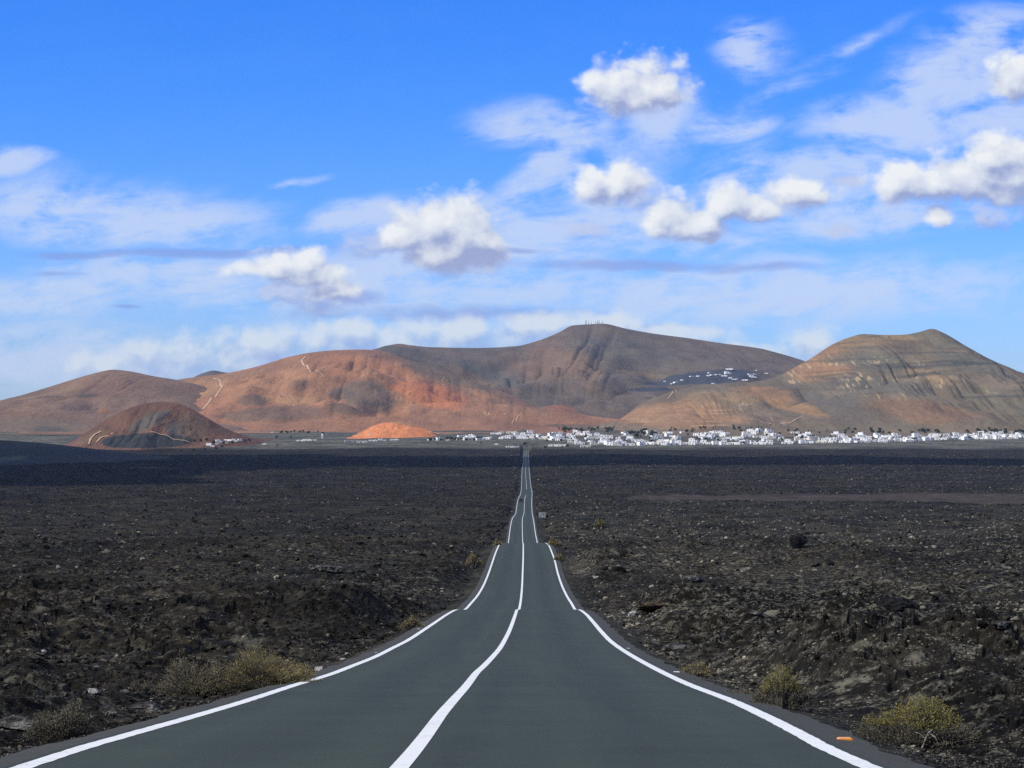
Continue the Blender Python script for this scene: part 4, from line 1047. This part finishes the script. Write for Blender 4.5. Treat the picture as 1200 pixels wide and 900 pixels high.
for i in range(70):
    px = random.uniform(600, 1200); hi, lo = band(px); put_tree(px, random.uniform(hi + 1, lo), random.choice(['round', 'palm', 'tall', 'low']), random.uniform(0.7, 1.1), 'between the village houses')
for px, py, k, s in [(615, 522.5, 'round', 0.9), (564, 521.5, 'tall', 0.7), (641, 519, 'tall', 0.8), (665, 523.5, 'low', 0.8), (639, 525, 'low', 0.8)]: put_tree(px, py, k, s, 'near the road end')
TW = {'round': 'dark round tree', 'tall': 'dark slender tree', 'low': 'low dark bush tree', 'palm': 'dark green palm'}
GRP = {}
for o, px, kind, where in TREES: GRP.setdefault((kind, where), []).append((px, o))
for (kind, where), lst in GRP.items():
    lst.sort(key=lambda t: t[0])
    for i, (px, o) in enumerate(lst):
        o.name = 'palm_tree' if kind == 'palm' else 'tree'
        tag(o, f'{TW[kind]} {where}' + (f', {ORD[i] if i < 15 else "last"} from left' if len(lst) > 1 else ''), 'tree', 'trees ' + where)
# ------------------------------------------------------------------ masts on the far peak
def mast(px, hpx, label, lattice, seed):
    d = 8000.0; x = tans(px, 378)[0] * d
    ys = np.linspace(7700, 8200, 200); zz = surf(np.full(200, x), ys); i = int(np.argmax(zz)); y, z = float(ys[i]), float(zz[i])
    h = hpx * d / FPX
    root = empty('antenna_mast', (x, y, z - 1), 0, label, 'mast', 'masts on the summit')
    b = MB()
    if lattice:
        w = 1.7
        for sx in (-1, 1):
            for sy in (-1, 1): b.tube([(sx * w, sy * w, 0), (sx * 0.7, sy * 0.7, h)], [0.45, 0.35], 5)
        for k in range(7):
            z0, z1 = h * k / 7, h * (k + 1) / 7; a0, a1 = w + (0.7 - w) * k / 7, w + (0.7 - w) * (k + 1) / 7
            for s in (-1, 1):
                b.tube([(-s * a0, -a0, z0), (s * a1, -a1, z1)], 0.22, 4); b.tube([(-s * a0, a0, z0), (s * a1, a1, z1)], 0.22, 4)
    else: b.tube([(0, 0, 0), (0, 0, h)], [0.8, 0.45], 6)
    b.build('mast_frame', M['dark_steel'], root)
    q = MB(); q.tube([(0, 0, h - 0.5), (0, 0, h + 4)], 0.3, 5); q.build('aerial', M['dark_steel'], root)
    r = random.Random(seed)
    for k in range(2 if lattice else 1):
        zz_ = h * r.uniform(0.45, 0.85); q = MB(); q.tube([(0.9 * (-1) ** k, -1.2, zz_), (0.9 * (-1) ** k, -1.9, zz_)], [1.3, 0.5], 10); q.build('dish', M['steel'], root)
for px, h_, lb, lt in [(687.4, 5.6, 'tallest dark lattice mast at the left end of the summit row', True), (690.5, 3.4, 'thin short mast just right of the tallest mast', False), (693.6, 2.6, 'thin mast at middle of the summit row', False), (698.8, 3.2, 'slim mast left of the double mast', False),
                       (701.4, 4.2, 'thick lattice mast right of the summit centre', True), (703.2, 3.6, 'slim mast touching the thick lattice one', False), (706.8, 4.2, 'slim mast at the right end of the summit row', False)]:
    mast(px, h_, lb, lt, int(px))

# ------------------------------------------------------------------ sun, sky and clouds
SUN = np.array([-0.84, -0.34, 0.86]); SUN /= np.linalg.norm(SUN)
sun_el = math.asin(SUN[2]); sun_az = math.atan2(SUN[0], SUN[1])
ld = bpy.data.lights.new('sun', 'SUN'); ld.energy = 4.6; ld.angle = R(0.53); ld.color = (1.0, 0.95, 0.86)
lo_ = bpy.data.objects.new('sun', ld); COL.objects.link(lo_)
import mathutils
lo_.rotation_euler = mathutils.Vector(SUN).to_track_quat('Z', 'Y').to_euler(); lo_.location = (-60, -40, 120)

world = bpy.data.worlds.new('World'); SC.world = world; world.use_nodes = True
W = NT(world.node_tree); W.n.clear()
out = W.new('ShaderNodeOutputWorld'); bg = W.new('ShaderNodeBackground'); W.l.new(bg.outputs[0], out.inputs[0])
sky = W.new('ShaderNodeTexSky', sky_type='NISHITA'); sky.sun_disc = False
sky.sun_elevation = sun_el; sky.sun_rotation = sun_az % (2 * math.pi); sky.altitude = 200; sky.air_density = 1.0; sky.dust_density = 0.3; sky.ozone_density = 2.0
STR = 0.10
bg.inputs[1].default_value = STR
tc = W.new('ShaderNodeTexCoord').outputs['Generated']
sep = W.new('ShaderNodeSeparateXYZ'); W.l.new(tc, sep.inputs[0])
ay = W.math('MAXIMUM', W.math('ABSOLUTE', sep.outputs[1]), 0.04)
uu = W.math('DIVIDE', sep.outputs[0], ay); vv = W.math('DIVIDE', sep.outputs[2], ay)

def ellipse_group(name, items, soft=None):
    """largest of many soft ellipses (1 in the middle, 0 on the rim); base of each may be flatter than its top"""
    g = bpy.data.node_groups.new(name, 'ShaderNodeTree')
    g.interface.new_socket('u', in_out='INPUT', socket_type='NodeSocketFloat'); g.interface.new_socket('v', in_out='INPUT', socket_type='NodeSocketFloat')
    g.interface.new_socket('d', in_out='OUTPUT', socket_type='NodeSocketFloat')
    n = NT(g); gi = n.new('NodeGroupInput'); go = n.new('NodeGroupOutput')
    acc = None
    for it in items:
        px, py, rx, ru, rd = it[:5]; rot = it[5] if len(it) > 5 else 0; wgt = it[6] if len(it) > 6 else 1.0
        cu, cv = tans(px, py); ca, sa = math.cos(R(rot)), math.sin(R(rot))
        du = n.math('SUBTRACT', gi.outputs[0], cu); dv = n.math('SUBTRACT', gi.outputs[1], cv)
        if rot:
            a = n.math('ADD', n.math('MULTIPLY', du, ca), n.math('MULTIPLY', dv, sa)); b_ = n.math('ADD', n.math('MULTIPLY', du, -sa), n.math('MULTIPLY', dv, ca))
        else: a, b_ = du, dv
        a = n.math('MULTIPLY', a, FPX / rx)
        if ru == rd: b_ = n.math('MULTIPLY', b_, FPX / ru)
        else:
            up = n.math('GREATER_THAN', b_, 0.0)
            k = n.math('MULTIPLY_ADD', up, FPX / ru - FPX / rd, FPX / rd); b_ = n.math('MULTIPLY', b_, k)
        r2 = n.math('SQRT', n.math('ADD', n.math('MULTIPLY', a, a), n.math('MULTIPLY', b_, b_)))
        d = n.math('SUBTRACT', 1.0, r2)
        if wgt != 1.0: d = n.math('MULTIPLY', n.math('MAXIMUM', d, 0.0), wgt)
        if acc is None: acc = d
        else: acc = n.math('SMOOTH_MAX' if soft else 'MAXIMUM', acc, d, soft)
    n.l.new(acc, go.inputs[0])
    return g
def use(g, u, v):
    k = W.new('ShaderNodeGroup'); k.node_tree = g; W.put(k.inputs[0], u); W.put(k.inputs[1], v); return k.outputs[0]
def comb(x, y, z=0.0):
    c = W.new('ShaderNodeCombineXYZ'); W.put(c.inputs[0], x); W.put(c.inputs[1], y); W.put(c.inputs[2], z); return c.outputs[0]

CUM = [(528, 276, 78, 62, 44), (746, 110, 84, 56, 26), (725, 110, 42, 34, 18), (780, 112, 38, 30, 16), (530, 268, 58, 56, 46), (478, 278, 40, 26, 24), (565, 288, 40, 34, 34), (520, 292, 70, 20, 28), (338, 318, 70, 34, 22), (388, 340, 42, 20, 18), (355, 326, 50, 18, 20),
       (708, 222, 54, 34, 26), (732, 208, 36, 28, 30), (784, 258, 42, 50, 30), (812, 264, 46, 30, 22), (848, 238, 40, 34, 24), (874, 244, 44, 24, 20),
       (1060, 218, 54, 38, 28), (1115, 216, 84, 36, 30), (1180, 204, 84, 56, 42), (1100, 258, 26, 18, 14), (1200, 92, 50, 44, 34), (935, 228, 52, 26, 18)]
DIM = [(935, 233, 62, 30, 20), (1160, 256, 46, 22, 20), (978, 274, 26, 13, 12), (688, 270, 38, 18, 18), (430, 282, 60, 22, 26), (350, 345, 70, 24, 28), (745, 232, 28, 22, 18), (540, 305, 80, 18, 22), (1000, 215, 30, 10, 10), (380, 365, 60, 20, 20)]
BANDC = [(105, 425, 60, 26, 40), (190, 415, 90, 30, 50), (290, 412, 120, 32, 50), (400, 398, 130, 26, 40), (520, 390, 120, 26, 40), (640, 378, 90, 20, 40), (720, 378, 70, 16, 30), (800, 388, 90, 12, 30), (945, 400, 48, 26, 40), (850, 405, 100, 12, 30)]
gC, gD, gB = ellipse_group('cumulus', CUM, 0.13), ellipse_group('grey puffs', DIM, 0.2), ellipse_group('horizon bank', BANDC, 0.2)
CIR = [(140, 246, 250, 56, 56, -3), (10, 194, 60, 20, 20), (60, 348, 150, 44, 44, 0, 0.9), (430, 256, 110, 32, 32, 4), (640, 160, 130, 36, 36, -6), (655, 192, 110, 38, 38, 38), (780, 140, 80, 60, 60, 0, 0.85), (880, 62, 70, 56, 56, -35, 0.8), (866, 152, 84, 24, 24, 4, 0.9), (1060, 148, 160, 42, 42, 4), (960, 215, 170, 48, 48, 14), (640, 264, 250, 52, 52, 0), (560, 304, 260, 36, 36, 0, 0.85),
       (1130, 110, 120, 90, 90, 10), (860, 215, 100, 50, 50, 24, 0.7), (345, 208, 50, 9, 9, 6, 0.7), (1000, 255, 200, 40, 40, 4, 0.9), (440, 335, 520, 64, 64, 0, 0.8), (240, 322, 300, 48, 48, 0, 0.85), (900, 345, 500, 56, 56, 2, 0.8), (1000, 60, 110, 18, 18, 26, 0.5), (930, 112, 120, 20, 20, 22, 0.42), (1150, 40, 100, 50, 50, 20, 0.8), (40, 420, 240, 60, 60, 0, 0.9), (1190, 150, 120, 56, 56, 0), (740, 200, 60, 70, 70, 0, 0.6), (800, 290, 160, 26, 26, 0, 0.7)]
STK = [(240, 294, 240, 9, 9, 1), (90, 297, 90, 8, 8), (740, 312, 200, 11, 11, -1), (880, 316, 100, 9, 9, 2, 0.8), (155, 362, 30, 4, 4), (600, 296, 60, 6, 6), (560, 368, 220, 16, 16, 0, 0.8), (420, 352, 60, 14, 14), (700, 388, 200, 14, 14, 0, 0.7), (70, 320, 60, 6, 6, 0, 0.7)]
gR, gS = ellipse_group('cirrus', CIR), ellipse_group('streaks', STK)

# base sky: Nishita, richer towards the deep blue of a polarised sky
hs = W.new('ShaderNodeHueSaturation'); hs.inputs['Saturation'].default_value = 1.25; W.l.new(sky.outputs[0], hs.inputs['Color'])
el = W.sstep(vv, 0.0, 0.22)
tint = W.mix(el, (0.68, 0.95, 1.76, 1), (0.31, 0.84, 1.88, 1))
skyc = W.mix(1.0, hs.outputs[0], tint, 'MULTIPLY')
# cirrus: stretched, warped noise
wv = W.new('ShaderNodeTexNoise'); W.put(wv.inputs['Vector'], comb(W.math('MULTIPLY', uu, 9.0), W.math('MULTIPLY', vv, 16.0), 3.0)); wv.inputs['Scale'].default_value = 1.0; wv.inputs['Detail'].default_value = 3
wsep = W.new('ShaderNodeSeparateXYZ'); W.l.new(wv.outputs['Color'], wsep.inputs[0])
wu = W.math('ADD', uu, W.math('MULTIPLY', W.math('SUBTRACT', wsep.outputs[0], 0.5), 0.05)); wvv = W.math('ADD', vv, W.math('MULTIPLY', W.math('SUBTRACT', wsep.outputs[1], 0.5), 0.035))
rn = W.noise(comb(W.math('MULTIPLY', wu, 22.0), W.math('MULTIPLY', W.math('SUBTRACT', wvv, W.math('MULTIPLY', wu, 0.12)), 75.0), 1.0), 1.0, 8, 0.6)
rn2 = W.noise(comb(W.math('MULTIPLY', wu, 60.0), W.math('MULTIPLY', wvv, 90.0), 5.0), 1.0, 6, 0.6)
cr_ = use(gR, wu, wvv)
ca_ = W.sstep(W.math('ADD', W.math('MULTIPLY', cr_, 0.8), W.math('ADD', W.math('MULTIPLY', W.math('SUBTRACT', rn, 0.5), 3.2), W.math('MULTIPLY', W.math('SUBTRACT', rn2, 0.5), 1.4))), -0.40, 0.80)
ca_ = W.math('MULTIPLY', ca_, W.sstep(cr_, -0.05, 0.6))
def E(r, g, b):          # a cloud's light, so that it shows as this display colour
    return tuple(c / STR for c in lin(r, g, b)) + (1,)
c = W.mix(W.math('MULTIPLY', ca_, 0.80), skyc, E(205, 220, 247))
# lilac streaks of thin stratus
sk = use(gS, wu, W.math('ADD', vv, W.math('MULTIPLY', W.math('SUBTRACT', wsep.outputs[1], 0.5), 0.012)))
sa_ = W.sstep(W.math('ADD', sk, W.math('MULTIPLY', W.math('SUBTRACT', rn2, 0.5), 1.2)), 0.1, 0.8)
sa_ = W.math('MULTIPLY', sa_, W.sstep(sk, 0.0, 0.3))
c = W.mix(W.math('MULTIPLY', sa_, 0.62), c, E(138, 160, 224))
# puffs
def puff_noise(u, v, z, s):
    p = comb(u, W.math('MULTIPLY', v, 1.15), z)
    a = W.noise(p, s, 5, 0.55, 0.2)
    bl = W.math('ABSOLUTE', W.math('SUBTRACT', W.noise(p, s * 0.62, 3, 0.5), 0.5))      # rounded billows with sharp creases
    return W.math('ADD', W.math('MULTIPLY', W.math('SUBTRACT', a, 0.5), 0.8), W.math('MULTIPLY', W.math('SUBTRACT', bl, 0.085), 1.5))
du_ = W.math('MULTIPLY', W.math('SUBTRACT', wsep.outputs[0], 0.5), 0.016); dv_ = W.math('MULTIPLY', W.math('SUBTRACT', wsep.outputs[2], 0.5), 0.012)
def dens(g, u, v, z, s, amp):
    e = use(g, W.math('ADD', u, du_), W.math('ADD', v, dv_))
    return W.math('ADD', W.math('MINIMUM', e, 0.7), W.math('MULTIPLY', puff_noise(u, v, z, s), amp))
OU, OV = -9.0 / FPX, 17.0 / FPX
def puffs(g, z, s, amp, lo, hi, lit, mid, shade, gain, alpha, base):
    d0 = dens(g, uu, vv, z, s, amp)
    d1 = dens(g, W.math('ADD', uu, OU), W.math('ADD', vv, OV), z, s, amp)
    sh = W.math('MULTIPLY_ADD', W.math('SUBTRACT', d0, d1), gain, base)
    sh = W.math('SUBTRACT', sh, W.math('MULTIPLY', W.math('MAXIMUM', d1, 0.0), 0.22))
    ramp = W.new('ShaderNodeValToRGB'); W.l.new(sh, ramp.inputs[0])
    e = ramp.color_ramp.elements; e[0].position = 0.12; e[0].color = shade; e[1].position = 0.85; e[1].color = lit
    k = ramp.color_ramp.elements.new(0.5); k.color = mid
    a = W.math('MULTIPLY', W.sstep(d0, lo, hi), alpha)
    return a, ramp.outputs[0]
a, cc_ = puffs(gB, 2.0, 60.0, 1.3, 0.0, 0.7, E(226, 234, 242), E(196, 211, 236), E(160, 182, 230), 0.9, 0.85, 0.55); c = W.mix(a, c, cc_)
a, cc_ = puffs(gD, 6.0, 80.0, 1.5, 0.0, 0.8, E(196, 206, 236), E(172, 186, 226), E(148, 168, 220), 1.0, 0.8, 0.5); c = W.mix(a, c, cc_)
a, cc_ = puffs(gC, 9.0, 70.0, 1.15, -0.04, 0.46, E(246, 248, 248), E(218, 224, 236), E(158, 170, 210), 0.68, 0.95, 0.50); c = W.mix(a, c, cc_)
# broken cloud added over the unseen sky, overhead and behind, to whiten ambient light
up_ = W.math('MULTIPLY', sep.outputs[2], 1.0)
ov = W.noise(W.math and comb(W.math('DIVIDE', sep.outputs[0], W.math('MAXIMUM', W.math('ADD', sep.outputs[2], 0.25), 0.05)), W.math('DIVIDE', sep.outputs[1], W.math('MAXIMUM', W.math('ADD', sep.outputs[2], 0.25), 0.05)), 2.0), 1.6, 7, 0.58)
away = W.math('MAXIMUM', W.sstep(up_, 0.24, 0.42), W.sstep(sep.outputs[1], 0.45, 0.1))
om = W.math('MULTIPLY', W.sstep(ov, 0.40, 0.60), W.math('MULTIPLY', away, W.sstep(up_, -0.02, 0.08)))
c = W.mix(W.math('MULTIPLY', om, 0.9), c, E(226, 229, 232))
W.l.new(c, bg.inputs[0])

# ------------------------------------------------------------------ clouds above the frame, whose shadows lie on the plain
m, nt, b = material('cloud', 1.0, 0.0); b.inputs['Base Color'].default_value = (0.88, 0.89, 0.9, 1)
M['cloud'] = m
def cloud(gx, gy, rx, ry, alt, seed, cut=0.0):
    """a flat bottomed bank of cumulus whose shadow falls on the ground around (gx, gy)"""
    k = (alt - 15) / SUN[2]; cx, cy = gx + SUN[0] * k, gy + SUN[1] * k
    xs = np.linspace(-1.35, 1.35, 150); ys = np.linspace(-1.35, 1.35, 110); A, B = np.meshgrid(xs, ys)
    X, Y = cx + A * rx, cy + B * ry
    t = 1 - np.sqrt(A * A + B * B) + 0.75 * fbm(X / 260, Y / 260, 5, seed) - cut
    keep = t > 0
    top = np.sqrt(np.clip(t, 0, 1)) * 110 * (0.7 + 0.5 * np.abs(fbm(X / 90, Y / 90, 4, seed + 5)))
    n_ = len(xs) * len(ys)
    t1 = grid_mesh('cloud', X, Y, alt + np.where(keep, top, -2), M['cloud'], True, keep=keep); t2 = grid_mesh('cloud', X, Y, alt - 3 * np.clip(t, 0, 1) - 2 + 0 * X, M['cloud'], True, keep=keep)
    co1 = np.array([v.co[:] for v in t1.vertices]); co2 = np.array([v.co[:] for v in t2.vertices])
    f1 = np.array([p.vertices[:] for p in t1.polygons]); f2 = np.array([p.vertices[:] for p in t2.polygons])[:, ::-1] + len(co1)
    ff = np.concatenate([f1, f2]); bpy.data.meshes.remove(t1); bpy.data.meshes.remove(t2)
    o = link('cloud', mesh_np('cloud', np.concatenate([co1, co2]), ff.ravel(), np.full(len(ff), 4), M['cloud'], True)); tag(o, kind='stuff')
cloud(-300, 2500, 900, 330, 900, 7, -0.05)
cloud(620, 2350, 700, 240, 920, 11, 0.2)
cloud(-760, 1900, 520, 640, 900, 23, 0.05)

# ------------------------------------------------------------------ the air between us and the hills
HAZE = 1.7e-5
if HAZE:
    hb = MB(); hb.box((0, 7000, 220), (13000, 15400, 680)); hz = hb.build('haze', None); tag(hz, kind='stuff')
    hm = bpy.data.materials.new('air'); hm.use_nodes = True; t = hm.node_tree; t.nodes.remove(t.nodes['Principled BSDF'])
    pv = t.nodes.new('ShaderNodeVolumePrincipled'); pv.inputs['Color'].default_value = (0.5, 0.68, 0.98, 1); pv.inputs['Density'].default_value = HAZE; pv.inputs['Anisotropy'].default_value = 0.1
    t.links.new(pv.outputs[0], t.nodes['Material Output'].inputs['Volume']); hz.data.materials.append(hm)

# ------------------------------------------------------------------ camera and output
cam = bpy.data.cameras.new('camera'); cam.sensor_width = 36; cam.lens = 36 * FPX / W0; cam.clip_start = 0.1; cam.clip_end = 60000
co = bpy.data.objects.new('camera', cam); COL.objects.link(co); co.location = (0, 0, ZC); co.rotation_euler = (math.pi / 2 + PITCH, 0, 0)
SC.camera = co
SC.view_settings.view_transform = 'Standard'; SC.view_settings.look = 'None'; SC.view_settings.exposure = 0; SC.view_settings.gamma = 1; SC.view_settings.use_curve_mapping = False
SC.cycles.use_denoising = False
SC.cycles.max_bounces = 4; SC.cycles.volume_bounces = 0
